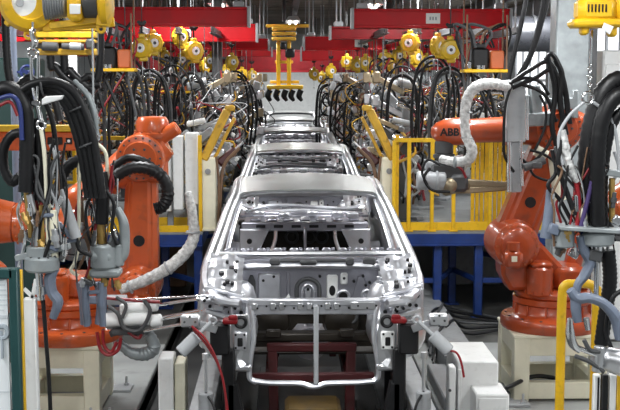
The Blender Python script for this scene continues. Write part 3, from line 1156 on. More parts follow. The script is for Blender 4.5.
CARX, CARY, PITCHY = 0.2, 7.7, 5.3
car = build_car()
car_labels = ['nearest bare steel car body, its open engine bay facing the front', 'second bare car body, close behind the nearest one',
              'third bare car body in the line, behind the second', 'fourth bare car body in the line, small between the gun racks',
              'farthest bare car body in the line under the yellow hoist']
for i in range(1, 5):
    dup(car, (CARX, CARY + PITCHY * i, 0), label=car_labels[i])
car.location = (CARX, CARY, 0)
car['label'] = car_labels[0]

# ---- the carriage under each car
def build_skid():
    t = thing('carriage', 'x', 'carriage', (0, 0, 0), 'red carriages under the car bodies')
    for s in (-1, 1):
        b = MB()
        b.box((s * 0.3, 2.4, 0.72), (0.09, 3.0, 0.12), 0.01)
        b.build('side_beam', 'skid_red', t)
        b = MB()
        b.bar((s * 0.29, 0.62, 1.02), (s * 0.27, 0.55, 0.18), 0.07, 0.09)
        b.build('leg', 'skid_red', t)
        b = MB()
        b.bar((s * 0.29, 3.8, 0.7), (s * 0.29, 3.8, 0.18), 0.07, 0.09)
        b.build('leg', 'skid_red', t)
    for y, z, w in ((0.22, 0.905, 0.86), (0.6, 1.03, 0.66), (1.6, 0.82, 0.8), (3.0, 0.82, 0.8), (3.85, 0.82, 0.8)):
        b = MB()
        b.box((0, y, z), (w, 0.06, 0.06), 0.008)
        b.build('cross_beam', 'skid_red', t)
    b = MB()
    b.box((0, 0.30, 0.42), (0.40, 0.4, 0.56), 0.03)
    b.box((0, 0.09, 0.62), (0.34, 0.03, 0.03), 0.005)
    b.box((0, 0.09, 0.5), (0.34, 0.03, 0.03), 0.005)
    b.build('lift_table', 'lift_ochre', t)
    b = MB()
    b.box((0, 2.0, 0.04), (0.9, 3.6, 0.06), 0.01)
    b.build('base_frame', 'dark_grey', t)
    return t


skid = build_skid()
sk_labels = ['red carriage with a yellow lift table under the nearest car body', 'red carriage under the second car body', 'red carriage under the third car body',
             'red carriage under the fourth car body', 'red carriage under the farthest car body']
for i in range(1, 5):
    dup(skid, (CARX, CARY + PITCHY * i, -0.1), label=sk_labels[i])
skid.location = (CARX, CARY, -0.1)
skid['label'] = sk_labels[0]

# ---- line rails
for s, lab in ((-1, 'left'), (1, 'right')):
    x = CARX + s * 0.80
    t = thing('conveyor_rail', 'long grey steel conveyor rail along the %s side of the car line' % lab, 'rail', (x, 20, -0.3))
    b = MB()
    b.box((x, 23.5, 0.52), (0.17, 34, 0.05), 0.006)
    b.box((x, 23.5, 0.2), (0.04, 34, 0.64), 0.003)
    b.box((x, 23.5, -0.14), (0.22, 34, 0.05), 0.006)
    b.build('rail_section', 'grey', t)
    for k in range(6):
        b = MB()
        b.box((x, 7.2 + k * 3.2, -0.22), (0.3, 0.3, 0.14), 0.01)
        b.box((x, 7.2 + k * 3.2, 0.2), (0.15, 0.03, 0.6), 0.003)
        b.build('rail_foot', 'dark_grey', t)

# ================================================================== robots
def robot(label, loc, yaw, S, E, W, side, m='orange', gun_tool=True, lettering=False, base_m=None, big_head=False, top_motor=True, hub_r=0.26, motor_x=-0.08, arm_r=(0.19, 0.15)):
    """six axis arm. Local frame: +x the way it faces. S, E, W: shoulder, elbow, wrist as (x, z) above the foot;
    side: the local y direction (+1/-1) on which the gear housings sit"""
    t = thing('industrial_robot', label, 'robot', (0, 0, 0))
    bm_ = base_m or m
    g = side
    # foot and base
    b = MB()
    b.lathe((0, 0, 0), (0, 0, 1), [(0.0, 0), (0.46, 0), (0.47, 0.02), (0.47, 0.09), (0.455, 0.11), (0.36, 0.13), (0.34, 0.15), (0.33, 0.22), (0.36, 0.24), (0.36, 0.29), (0.0, 0.29)], 36)
    for k in range(12):
        a = k * PI / 6 + 0.15
        b.box((0.335 * math.cos(a), 0.335 * math.sin(a), 0.18), (0.05, 0.02, 0.1), 0.004, Matrix.Rotation(a, 3, 'Z'))
    base = b.build('base', bm_, t)
    b = MB()
    b.bolts((0, 0, 0.108), (0, 0, 1), 0.42, 14, 0.014, 0.014)
    build_each(b, 'foot_bolt', 'dark_grey', base)
    # turret
    b = MB()
    b.lathe((0, 0, 0.29), (0, 0, 1), [(0.33, 0), (0.345, 0.015), (0.345, 0.05), (0.30, 0.08), (0.0, 0.08)], 32)
    sx, sz = S
    low = 0.36
    b.prism([(-0.30, low), (sx + 0.03, low), (sx + 0.11, low + 0.14), (sx + 0.14, sz + 0.05), (sx + 0.05, sz + 0.16), (sx - 0.16, sz + 0.10), (-0.06, low + 0.22), (-0.30, low + 0.14)], (0, 0.17, 0), (1, 0, 0), (0, 0, 1), 0.34, 0.035)
    b.box((-0.12, 0, low + 0.12), (0.3, 0.46, 0.2), 0.04)
    tur = b.build('turret', m, t)
    b = MB()
    b.cyl((motor_x, g * 0.24, low - 0.03), (motor_x, g * 0.24, low + 0.24), 0.115, n=22, bev=0.02)
    b.box((motor_x, g * 0.24, low + 0.26), (0.19, 0.19, 0.05), 0.02)
    b.bolts((motor_x, g * 0.24, low + 0.0), (0, 0, 1), 0.13, 8, 0.01, 0.02)
    b.build('turning_motor', m, t)
    b = MB()
    b.cyl((-0.2, -g * 0.14, low + 0.1), (-0.34, -g * 0.14, sz + 0.28), 0.085, n=18, bev=0.02)
    b.build('balance_cylinder', m, t)
    # axis two housing: a big bolted round casing
    b = MB()
    y0 = 0.17 * g
    R2 = hub_r
    b.lathe((sx, y0, sz), (0, g, 0), [(R2 + 0.02, -0.34), (R2 + 0.02, -0.02), (R2, 0.02), (R2, 0.10), (R2 - 0.02, 0.12), (R2 * 0.77, 0.13), (R2 * 0.73, 0.16), (R2 * 0.46, 0.18), (0.0, 0.18)], 32)
    hs = b.build('shoulder_housing', m, t)
    b = MB()
    b.bolts((sx, y0 + g * 0.10, sz), (0, g, 0), R2 - 0.025, 16, 0.011, 0.03)
    build_each(b, 'housing_bolt', 'dark_orange', hs)
    b = MB()
    b.box((sx + 0.06, y0 + g * 0.22, sz - 0.10), (0.16, 0.14, 0.16), 0.03)
    b.cyl((sx + 0.06, y0 + g * 0.22, sz - 0.02), (sx + 0.06, y0 + g * 0.22, sz + 0.05), 0.06, n=16)
    mo = b.build('shoulder_motor', m, hs)
    b = MB()
    b.box((sx + 0.06, y0 + g * 0.292, sz - 0.09), (0.05, 0.004, 0.05), 0.001)
    b.build('warning_sticker', 'cream', hs)
    # lower arm
    b = MB()
    ex, ez = E
    b.link((sx, sz), arm_r[0], (ex, ez), arm_r[1], -0.11, 0.11, 0.035)
    mx_, mz_ = sx + (ex - sx) * 0.45, sz + (ez - sz) * 0.45
    b.link((sx, sz), arm_r[0] * 0.68, (ex, ez), arm_r[1] * 0.68, -0.135, 0.135, 0.03)
    arm = b.build('lower_arm', m, t)
    b = MB()
    fx, fz = sx + (ex - sx) * 0.36, sz + (ez - sz) * 0.36
    b.cyl((fx, g * 0.12, fz), (fx, g * 0.145, fz), 0.05, n=20)
    b.build('arm_hole', 'black', arm)
    # elbow housing with bolted flange and rear motor
    d = V((W[0] - ex, 0, W[1] - ez))
    L = d.length
    d.normalize()
    n_ = V((-d.z, 0, d.x))
    if n_.z < 0:
        n_ = -n_
    e3 = V((ex, 0, ez))
    b = MB()
    b.lathe(e3 + V((0, -g * 0.2, 0)), (0, g, 0), [(0, 0), (0.19, 0), (0.21, 0.03), (0.21, 0.36), (0.195, 0.39), (0.15, 0.40), (0.14, 0.43), (0, 0.43)], 30)
    b.tube([e3 - d * 0.24, e3 - d * 0.1, e3 + d * 0.1, e3 + d * 0.3], [0.13, 0.18, 0.18, 0.145], 16, 4)
    el = b.build('elbow_housing', m, t)
    b = MB()
    b.bolts(e3 + V((0, g * 0.185, 0)), (0, g, 0), 0.175, 18, 0.010, 0.02)
    b.bolts(e3 + V((0, g * 0.228, 0)), (0, g, 0), 0.09, 6, 0.012, 0.012)
    build_each(b, 'housing_bolt', 'dark_grey', el)
    if big_head:
        b = MB()
        c = e3 + V((0.09, 0, -0.10))
        b.cyl(c - V((0, 0, 0.12)), c + V((0, 0, 0.28)), 0.135, n=28, bev=0.02)
        b.lathe(c + V((0, 0, 0.26)), (0, 0, 1), [(0.135, 0), (0.165, 0.01), (0.165, 0.05), (0.145, 0.06), (0.145, 0.15), (0.12, 0.19), (0.0, 0.20)], 28)
        b.box(c + V((-0.12, 0, 0.1)), (0.24, 0.3, 0.28), 0.05)
        hd = b.build('elbow_motor', m, el)
        b = MB()
        b.bolts(c + V((0, 0, 0.315)), (0, 0, 1), 0.152, 12, 0.011, 0.015)
        build_each(b, 'housing_bolt', 'dark_orange', hd)
    b = MB()
    c = e3 - d * 0.2 + n_ * 0.05
    for q in (-0.075, 0.075):
        b.cyl(c + V((0, q, 0)), c - d * 0.2 + V((0, q, 0)), 0.062, n=16, bev=0.012)
    build_each(b, 'wrist_motor', m, el)
    if top_motor and not big_head:
      b = MB()
      c = e3 + n_ * 0.12 - V((0, g * 0.02, 0)) - d * 0.02
      b.cyl(c, c + n_ * 0.20, 0.15, n=22, bev=0.03)
      b.cyl(c + n_ * 0.20, c + n_ * 0.30, 0.125, n=22, bev=0.04)
      b.build('elbow_motor', m, el)
    # forearm with collars, then the wrist head
    b = MB()
    w3 = V((W[0], 0, W[1]))
    b.tube([e3 + d * 0.22, e3 + d * (L * 0.42)], [0.135, 0.125], 24, 1)
    b.lathe(e3 + d * (L * 0.40), d, [(0.125, 0), (0.145, 0.01), (0.145, 0.06), (0.115, 0.075)], 24)
    b.tube([e3 + d * (L * 0.44), e3 + d * (L - 0.22)], [0.118, 0.108], 24, 1)
    fo = b.build('forearm', m, t)
    b = MB()
    b.bolts(e3 + d * (L * 0.40 + 0.03), d, 0.147, 10, 0.012, 0.012)
    build_each(b, 'collar_bolt', 'dark_orange', fo)
    b = MB()
    b.lathe(w3 - d * 0.24, d, [(0.105, 0), (0.125, 0.03), (0.128, 0.12), (0.12, 0.22), (0.09, 0.31), (0.045, 0.355), (0, 0.365)], 24)
    b.build('wrist_head', m, t)
    down = V((0, 0, -1))
    b = MB()
    b.cyl(w3 + down * 0.08, w3 + down * 0.20, 0.085, n=20, bev=0.01)
    b.cyl(w3 + down * 0.20, w3 + down * 0.24, 0.10, n=20, bev=0.006)
    b.build('tool_flange', 'dark_grey', t)
    if lettering:
        cu = bpy.data.curves.new('lettering', 'FONT')
        cu.body = lettering
        cu.size = 0.095
        cu.extrude = 0.002
        cu.offset = 0.003
        cu.align_x = 'CENTER'
        cu.align_y = 'CENTER'
        to = bpy.data.objects.new('lettering', cu)
        COL.objects.link(to)
        bpy.context.view_layer.update()
        me = bpy.data.meshes.new_from_object(to.evaluated_get(bpy.context.evaluated_depsgraph_get()))
        bpy.data.objects.remove(to)
        me.materials.clear()
        me.materials.append(MATS['black'])
        lo = bpy.data.objects.new('lettering', me)
        COL.objects.link(lo)
        lo.parent = t
        c = w3 - d * 0.03 + V((0, g * 0.131, 0.0))
        lo.location = c
        lo.rotation_euler = (PI / 2, 0, 0 if g < 0 else PI)
    t.location = loc
    t.rotation_euler = (0, 0, yaw)
    return t


def pedestal(label, cx, cy, w, d, h, yaw=0.0):
    t = thing('robot_pedestal', label, 'pedestal', (0, 0, 0))
    x, y = w / 2, d / 2
    b = MB()
    for sx in (-1, 1):
        for sy in (-1, 1):
            b.box((sx * (x - 0.07), sy * (y - 0.07), h / 2), (0.14, 0.14, h), 0.008)
    for sy in (-1, 1):
        b.box((0, sy * (y - 0.06), h - 0.085), (w - 0.2, 0.1, 0.16), 0.004)
        b.box((0, sy * (y - 0.06), 0.10), (w - 0.2, 0.1, 0.15), 0.004)
    for sx in (-1, 1):
        b.box((sx * (x - 0.06), 0, h - 0.085), (0.1, d - 0.2, 0.16), 0.004)
        b.box((sx * (x - 0.06), 0, 0.10), (0.1, d - 0.2, 0.15), 0.004)
    b.build('frame', 'cream', t)
    b = MB()
    b.box((0, 0, h + 0.012), (w + 0.02, d + 0.02, 0.03), 0.006)
    b.build('top_plate', 'cream', t)
    for sx in (-1, 1):
        for sy in (-1, 1):
            b = MB()
            b.box((sx * (x + 0.02), sy * (y + 0.06), 0.012), (0.28, 0.22, 0.024), 0.004)
            f = b.build('foot_plate', 'light_grey', t)
            b = MB()
            for k in (-0.08, 0.08):
                b.cyl((sx * (x + 0.02) + k, sy * (y + 0.12), 0.02), (sx * (x + 0.02) + k, sy * (y + 0.12), 0.11), 0.012, n=8)
                b.cyl((sx * (x + 0.02) + k, sy * (y + 0.12), 0.024), (sx * (x + 0.02) + k, sy * (y + 0.12), 0.045), 0.025, n=6)
            build_each(b, 'anchor_bolt', 'steel', f)
    t.location = (cx, cy, 0)
    t.rotation_euler = (0, 0, yaw)
    return t


PH = 0.585
pedestal('cream steel pedestal frame under the orange robot on the right', 2.48, 10.45, 0.84, 0.8, PH)
pedestal('cream steel pedestal frame under the orange robot on the left', -1.95, 10.1, 0.72, 0.8, PH)
pedestal('cream pedestal frame beside the green bordered board at the left edge', -2.55, 8.3, 0.7, 0.7, PH)
pedestal('cream pedestal frame behind the striped posts at the right edge', 3.05, 8.3, 0.7, 0.7, PH)
BZ = PH + 0.027
right_robot = robot('orange robot on the right with lettered forearm reaching left over the slatted barrier', (2.48, 10.45, BZ), PI,
                    (0.39, 0.79), (0.0, 1.84), (1.02, 1.80), 1, 'orange_red', lettering='ABB', top_motor=False, hub_r=0.205, motor_x=0.17)
robot('orange robot on the left with upright arm and bolted elbow beside the white cabinets', (-1.90, 10.1, BZ), 0,
      (0.62, 0.47), (0.66, 1.60), (-0.02, 1.16), -1, 'orange', big_head=True, hub_r=0.17, arm_r=(0.17, 0.125))
robot('orange robot cut off by the left edge behind the hanging hoses', (-2.55, 8.3, BZ), 0,
      (0.28, 0.72), (0.30, 1.27), (1.06, 1.22), -1, 'orange')
robot('orange robot cut off by the right edge behind the hose loop', (3.05, 8.3, BZ), PI,
      (0.25, 0.75), (0.36, 1.45), (0.62, 1.35), 1, 'orange')
# orange beam with a yellow edge, carried on a post out to the left
t = thing('control_beam', 'orange horizontal beam with yellow upper edge and dark control plate behind the hanging hoses', 'beam', (-2.85, 9.25, 0))
pa, pb = P(0, 141, 9.25), P(79, 141, 9.25)
b = MB()
b.box(((-2.9 + pb.x) / 2, 9.25, pa.z), (pb.x + 2.9, 0.12, 0.15), 0.012)
b.build('beam_body', 'orange', t)
b = MB()
b.box(((-2.9 + pb.x) / 2, 9.25, pa.z + 0.102), (pb.x + 2.9, 0.15, 0.05), 0.006)
b.build('edge_strip', 'balancer_yellow', t)
b = MB()
c = P(55, 141, 9.18)
b.box((c.x, 9.18, c.z), (0.12, 0.02, 0.06), 0.006)
cp = b.build('control_plate', 'black', t)
b = MB()
b.box((c.x + 0.11, 9.182, c.z), (0.05, 0.015, 0.05), 0.004)
b.build('switch_box', 'black', t)
b = MB()
b.cyl((c.x + 0.11, 9.17, c.z), (c.x + 0.11, 9.178, c.z), 0.012, n=10)
b.build('push_button', 'white', t)
b = MB()
b.box((-2.85, 9.25, (pa.z + 0.1) / 2), (0.12, 0.12, pa.z + 0.1), 0.01)
b.box((-2.85, 9.25, 0.01), (0.3, 0.3, 0.02), 0.003)
b.build('post', 'orange', t)


# ---- dress pack of the right robot: grey frame, conduit wrapped in white, black hoses
def WP(l, Y0=10.2):
    out = []
    for q in l:
        out.append(P(q[0], q[1], q[2] if len(q) > 2 else Y0))
    return out


t = thing('hose_carrier', 'grey metal hose carrier clamped on the right robot forearm, black hoses looping over it', 'hose carrier', P(515, 140, 10.15))
b = MB()
a, c = P(515, 80, 10.15), P(515, 142, 10.15)
b.bar(c, a, 0.17, 0.12, 0.01, up=(0, 1, 0))
a, c = P(515, 142, 10.15), P(516, 192, 10.15)
b.bar(c, a, 0.09, 0.08, 0.01, up=(0, 1, 0))
b.bar(P(505, 92, 10.12), P(526, 92, 10.12), 0.03, 0.03)
b.bar(P(505, 128, 10.12), P(526, 128, 10.12), 0.03, 0.03)
b.build('upright', 'light_grey', t)
b = MB()
b.bar(P(478, 87, 10.2), P(510, 83, 10.2), 0.06, 0.06)
b.bar(P(548, 104, 10.2), P(577, 103, 10.2), 0.05, 0.10)
b.bar(P(575, 90, 10.2), P(575, 118, 10.2), 0.05, 0.05)
b.bar(P(529, 95, 10.2), P(529, 122, 10.2), 0.05, 0.05)
b.bar(P(523, 120, 10.2), P(552, 118, 10.2), 0.16, 0.12)
b.bar(P(534, 85, 10.2), P(536, 115, 10.2), 0.1, 0.12)
build_each(b, 'side_bracket', 'galv', t)
for pts, r in (([(512, 82), (530, 70), (548, 62), (558, 80), (562, 115), (560, 128)], 0.02), ([(512, 88), (535, 78), (552, 70), (564, 90), (568, 120)], 0.02),
               ([(520, 84), (538, 90), (548, 100), (556, 122)], 0.016), ([(545, 60), (552, 54), (560, 68), (566, 92), (570, 124)], 0.022),
               ([(512, 84), (505, 108), (504, 150), (508, 163), (514, 172)], 0.013), ([(555, 130), (545, 150), (530, 163), (520, 158)], 0.014),
               ([(508, 84), (525, 78), (540, 82), (549, 95)], 0.015),
               ([(556, 60), (562, 75), (560, 100), (566, 135)], 0.026), ([(548, 58), (555, 90), (552, 125), (558, 150)], 0.024), ([(540, 95), (546, 110), (544, 130), (535, 150)], 0.012),
               ([(530, 150), (545, 155), (556, 165), (552, 180), (535, 176), (528, 165)], 0.012)):
    MB().tube(WP(pts, 10.05), r, 8, 6).build('black_hose', 'rubber', t)
b = MB()
b.cyl(P(509, 142, 10.05), P(509, 192, 10.05), 0.02, n=10)
b.cyl(P(521, 140, 10.05), P(522, 186, 10.05), 0.016, n=10)
b.cyl(P(527, 96, 10.0), P(527, 140, 10.0), 0.018, n=10)
build_each(b, 'guide_rod', 'chrome', t)
b = MB()
b.cyl(P(553, 158, 10.2), P(560, 200, 10.2), 0.045, 0.06, n=16)
b.cyl(P(536, 150, 10.2), P(546, 156, 10.2), 0.05, n=16)
build_each(b, 'padded_link', 'cream', t)
b = MB()
b.cyl(P(524, 168, 10.0), P(545, 160, 10.0), 0.035, n=14, bev=0.006)
b.box(P(536, 165, 10.0), (0.1, 0.08, 0.06), 0.012)
b.build('junction_block', 'dark_grey', t)
t = thing('wrapped_conduit', 'white wrapped cable conduit arching over the right robot forearm', 'conduit', P(505, 86, 10.1))
b = MB()
b.tube(WP([(512, 88, 10.1), (495, 84, 10.0), (478, 86, 9.95), (468, 97, 9.95), (465, 115, 9.95), (466, 135, 9.95), (472, 150, 9.95), (468, 160, 10.0), (455, 162, 10.1), (441, 159, 10.2)]),
       [0.042, 0.046, 0.05, 0.048, 0.044, 0.043, 0.048, 0.046, 0.042, 0.038], 12, 6, rib=0.05, pitch=0.05)
b.build('wrapped_hose', 'wrap', t)
b = MB()
for q in ((478, 86), (466, 112), (467, 138), (455, 162)):
    c = P(q[0], q[1], 9.96)
    b.torus(c, V((1, 0, -1)) if q[0] == 478 else V((1, 0, 0)) if q[0] == 455 else V((0.1, 0, 1)), 0.046, 0.010, 14, 6)
build_each(b, 'strap', 'galv', t)

# ---- spot welding gun under the right robot's wrist, tongs pointing right
t = thing('robot_weld_gun', 'tan spot welding gun with two long tapered arms under the right robot wrist', 'weld gun', P(447, 160, 10.45))
w0 = P(447, 158, 10.45)
b = MB()
b.cyl(w0 + V((0, 0, 0.0)), w0 - V((0, 0, 0.06)), 0.10, n=20, bev=0.01)
b.box(w0 - V((0.0, 0, 0.12)), (0.30, 0.18, 0.14), 0.02)
b.box(w0 - V((-0.1, 0.05, 0.22)), (0.16, 0.18, 0.16), 0.03)
b.build('gun_body', 'dark_grey', t)
b = MB()
b.cyl(w0 + V((-0.28, -0.06, -0.2)), w0 + V((-0.02, -0.06, -0.2)), 0.085, n=18, bev=0.012)
b.cyl(w0 + V((-0.2, -0.02, -0.06)), w0 + V((-0.02, -0.02, -0.08)), 0.05, n=14, bev=0.01)
b.torus(w0 + V((-0.2, -0.06, -0.2)), (1, 0, 0), 0.085, 0.012)
b.torus(w0 + V((-0.1, -0.06, -0.2)), (1, 0, 0), 0.085, 0.012)
b.build('servo_cylinder', 'light_grey', t)
b = MB()
b.bar(w0 + V((-0.05, -0.04, -0.3)), w0 + V((0.2, -0.04, -0.23)), 0.1, 0.1, 0.02)
b.ball(w0 + V((0.02, -0.1, -0.24)), 0.07)
b.build('pivot_block', 'tan_copper', t)
for z0, z1, nm in ((-0.215, -0.235, 'upper_arm'), (-0.29, -0.265, 'lower_arm')):
    b = MB()
    a, c = w0 + V((0.08, -0.04, z0)), w0 + V((0.58, -0.04, z1))
    o_ = 0.06
    b.prism([(0, -0.03), (0.12, -0.036), (0.42, -0.03), (0.60, -0.008), (0.60, 0.008), (0.42, 0.018), (0.12, 0.03), (0, 0.03)], a + V((0, 0.03, 0)), (c - a), V((0, 0, 1)), 0.06, 0.01)
    b.build(nm, 'tan_copper', t)
for pts, r, m_ in (([(430, 168), (424, 178), (432, 190), (450, 192)], 0.014, 'black'), ([(440, 165), (428, 160), (422, 172), (428, 186)], 0.012, 'black'), ([(452, 163), (462, 170), (466, 178)], 0.012, 'hose_red')):
    MB().tube(WP(pts, 10.25), r, 6, 6).build('cable', m_, t)

# ---- weld gun of the left robot, arms reaching right to the car's fender
t = thing('robot_weld_gun', 'pale grey welding gun with long rods reaching from left robot to nearest car', 'weld gun', P(120, 316, 9.0))
b = MB()
b.box(P(124, 318, 9.0), (0.30, 0.22, 0.15), 0.03)
b.box(P(112, 300, 9.0), (0.22, 0.2, 0.05), 0.008)
b.box(P(138, 303, 9.0), (0.26, 0.16, 0.05), 0.01)
b.build('gun_body', 'light_grey', t)
for (a, c, r) in (((104, 320), (150, 318), 0.055), ((120, 309), (158, 306), 0.04), ((150, 321), (162, 320), 0.05)):
    b = MB()
    b.cyl(P(a[0], a[1], 8.88), P(c[0], c[1], 8.88), r, n=18, bev=0.01)
    b.build('cylinder', 'white', t)
for (a, c, r) in (((158, 305), (197, 299), 0.013), ((160, 319), (204, 310), 0.018), ((140, 332), (182, 324), 0.012), ((128, 300), (196, 296), 0.008)):
    b = MB()
    b.cyl(P(a[0], a[1], 8.88), P(c[0], c[1], 8.6), r, n=12)
    b.cyl(P(c[0], c[1], 8.6), P(c[0] + 3, c[1], 8.6), r * 1.6, n=12)
    b.build('push_rod', 'chrome', t)
b = MB()
b.tube(WP([(108, 306), (118, 314), (124, 328), (140, 330), (150, 312), (144, 300)], 8.8), 0.016, 8, 6)
b.tube(WP([(116, 297), (126, 305), (122, 318)], 8.8), 0.014, 8, 6)
b.build('linkage', 'dark_grey', t)
b = MB()
b.box(P(128, 331, 8.9), (0.26, 0.12, 0.05), 0.012)
b.bar(P(110, 334, 8.9), P(122, 330, 8.9), 0.05, 0.05)
b.build('clamp_base', 'dark_grey', t)
for pts in ([(97, 332), (100, 348), (108, 355), (118, 350), (121, 338)], [(103, 330), (104, 345), (111, 352), (117, 342)], [(128, 332), (138, 338), (142, 334)], [(107, 298), (130, 300), (160, 302)]):
    MB().tube(WP(pts, 8.85), 0.014, 8, 6).build('red_hose', 'hose_red', t)
MB().tube(WP([(118, 342), (130, 352), (144, 354), (154, 348), (150, 336), (146, 330)], 9.0), [0.03, 0.045, 0.055, 0.055, 0.045, 0.03], 10, 6, rib=0.06, pitch=0.04).build('elbow_hose', 'galv', t)
b = MB()
for x in (0, 18):
    b.tube(WP([(82 + x, 282), (84 + x, 300), (86 + x * 0.8, 324)], 8.9), [0.05, 0.04, 0.045], 10, 5)
b.box(P(92, 300, 8.9), (0.12, 0.05, 0.06), 0.01)
build_each(b, 'mounting_fork', 'blue_grey', t)

# ---- thick black conduits round the left robot's elbow and the white sagging conduit
t = thing('corrugated_hose', 'thick black corrugated hose looping across the left robot elbow', 'hose', P(150, 170, 9.7))
MB().tube(WP([(108, 186), (116, 176), (132, 168), (150, 169), (163, 178), (168, 194), (163, 206), (155, 209)], 9.6), 0.052, 10, 7, rib=0.07, pitch=0.03).build('hose_body', 'rubber', t)
MB().tube(WP([(112, 168), (128, 158), (145, 162), (158, 172)], 9.72), 0.035, 10, 7, rib=0.07, pitch=0.03).build('inner_hose', 'rubber', t)
t = thing('wrapped_conduit', 'white wrapped conduit sagging from the left elbow past the blue platform leg', 'conduit', P(160, 265, 9.6))
MB().tube(WP([(188, 192), (191, 205), (193, 220), (194, 236), (186, 252), (168, 268), (146, 280), (120, 290)], 9.6), [0.03, 0.04, 0.042, 0.048, 0.05, 0.052, 0.05, 0.04], 12, 6, rib=0.05, pitch=0.05).build('wrapped_hose', 'wrap', t)
b = MB()
for q, ax in (((193, 232), (0, 0, 1)), ((168, 268), (1, 0, 0.6)), ((130, 287), (1, 0, 0.4))):
    b.torus(P(q[0], q[1], 9.6), ax, 0.052, 0.012, 14, 6)
build_each(b, 'strap', 'light_grey', t)

# ================================================================== white cabinets, boxes and the gun stands beside the line
t = thing('control_cabinet', 'white slim electrical cabinets ganged together behind the left robot elbow', 'cabinet', P(182, 232, 13.9))
for (x0, x1, y0, y1, dy) in ((163, 172, 150, 212, 0.06), (172, 184, 136, 210, 0.0), (184, 199, 133, 205, 0.03)):
    a, c = P(x0, y0, 13.87), P(x1, y1, 13.87)
    b = MB()
    b.box(((a.x + c.x) / 2, 13.98 + dy, (a.z + c.z) / 2), (c.x - a.x - 0.012, 0.25, a.z - c.z), 0.012)
    m_ = b.build('cabinet_box', 'white', t)
b = MB()
for px in (170, 190):
    a = P(px, 205, 14.0)
    b.bar((a.x, 14.05, DZ), (a.x, 14.05, a.z + 0.1), 0.07, 0.07)
b.build('stand', 'grey', t)


def gun_stand(label, px, mir):
    s = -1 if mir else 1
    base = P(px, 232, 13.95)
    x = base.x
    t = thing('gun_stand', label, 'stand', (x, 13.95, DZ))
    b = MB()
    b.box((x, 13.95, DZ + 0.44), (0.20, 0.2, 0.88), 0.02)
    b.box((x, 13.95, DZ + 0.015), (0.3, 0.3, 0.03), 0.004)
    b.build('column', 'cream', t)
    b = MB()
    b.box((x - s * 0.09, 13.81, DZ + 0.58), (0.045, 0.04, 1.16), 0.004)
    b.build('edge_strip', 'yellow', t)
    b = MB()
    b.cyl((x, 13.83, DZ + 0.72), (x, 13.855, DZ + 0.72), 0.035, n=16)
    b.build('pivot_cap', 'grey', t)
    b = MB()
    p0, p1 = V((x - s * 0.05, 13.9, DZ + 0.86)), V((x + s * 0.24, 13.9, DZ + 1.46))
    b.bar(p0, p1, 0.10, 0.13, 0.015, up=(0, 1, 0))
    b.bar(p0 + V((s * 0.12, 0.1, 0)), p1 + V((s * 0.08, 0.1, -0.1)), 0.04, 0.04, up=(0, 1, 0))
    b.box(p1 + V((s * 0.03, 0, 0.02)), (0.12, 0.1, 0.07), 0.015)
    b.build('tilting_arm', 'ochre', t)
    b = MB()
    q0 = V((x + s * 0.12, 13.97, DZ + 0.80))
    q1 = V((x + s * 0.32, 14.05, DZ + 0.97))
    b.bar(q0, q1, 0.10, 0.12, 0.02, up=(0, 1, 0))
    b.build('red_cylinder', 'skid_red', t)
    b = MB()
    b.cyl(q1, q1 + V((s * 0.10, 0, 0.09)), 0.018)
    b.cyl(q0, q0 - V((s * 0.05, 0, 0.3)), 0.03)
    build_each(b, 'piston_rod', 'steel', t)
    b = MB()
    b.tube([(x + s * 0.13, 13.9, DZ + 0.1), (x + s * 0.15, 13.88, DZ + 0.5), (x + s * 0.2, 13.9, DZ + 0.8), (x + s * 0.38, 13.95, DZ + 1.0)], 0.022, 8, 6)
    b.tube([(x + s * 0.12, 13.86, DZ + 0.1), (x + s * 0.13, 13.84, DZ + 0.6), (x + s * 0.1, 13.85, DZ + 0.9)], 0.014, 8, 6)
    b.build('hose', 'brown', t)
    return t


gun_stand('cream stand with a tilted yellow arm left of the second car body', 209, False)
gun_stand('cream stand with a tilted yellow arm right of the second car body', 388, True)

# white floor boxes
t = thing('control_box', 'white sheet metal control box on the floor right of the nearest car', 'control box', P(472, 405, 9.0))
b = MB()
c = P(477, 384, 9.25)
c.x -= 0.04
b.box((c.x, 9.3, 0.33), (0.32, 0.7, 0.64), 0.012)
b.build('cabinet_body', 'white', t)
b = MB()
b.box((c.x - 0.21, 9.0, 0.31), (0.055, 0.12, 0.6), 0.01)
b.box((c.x - 0.15, 8.96, 0.31), (0.03, 0.05, 0.56), 0.006)
b.build('door_edge', 'white', t)
b = MB()
b.cyl((c.x - 0.23, 8.935, 0.42), (c.x - 0.23, 8.945, 0.42), 0.012)
b.build('lock', 'dark_grey', t)
t = thing('control_box', 'low white box in front of the right pedestal, cut by the photo bottom', 'control box', P(492, 410, 8.7))
b = MB()
c = P(492, 408, 8.7)
b.box((c.x, 8.85, 0.235), (0.26, 0.35, 0.45), 0.012)
b.build('cabinet_body', 'white', t)
b = MB()
b.box((c.x, 8.67, 0.24), (0.22, 0.012, 0.38), 0.004)
b.build('door_panel', 'white', t)
t = thing('control_box', 'two white upright boxes on the floor left of the conveyor rail', 'control box', P(172, 405, 9.0))
for px, w, h, y in ((166, 0.12, 0.68, 9.0), (180, 0.085, 0.63, 9.05)):
    c = P(px, 390, y)
    b = MB()
    b.box((c.x, y + 0.12, h / 2 - 0.3 + 0.0), (w, 0.26, h + 0.6), 0.01)
    b.build('box_body', 'white' if px == 166 else 'cream', t)

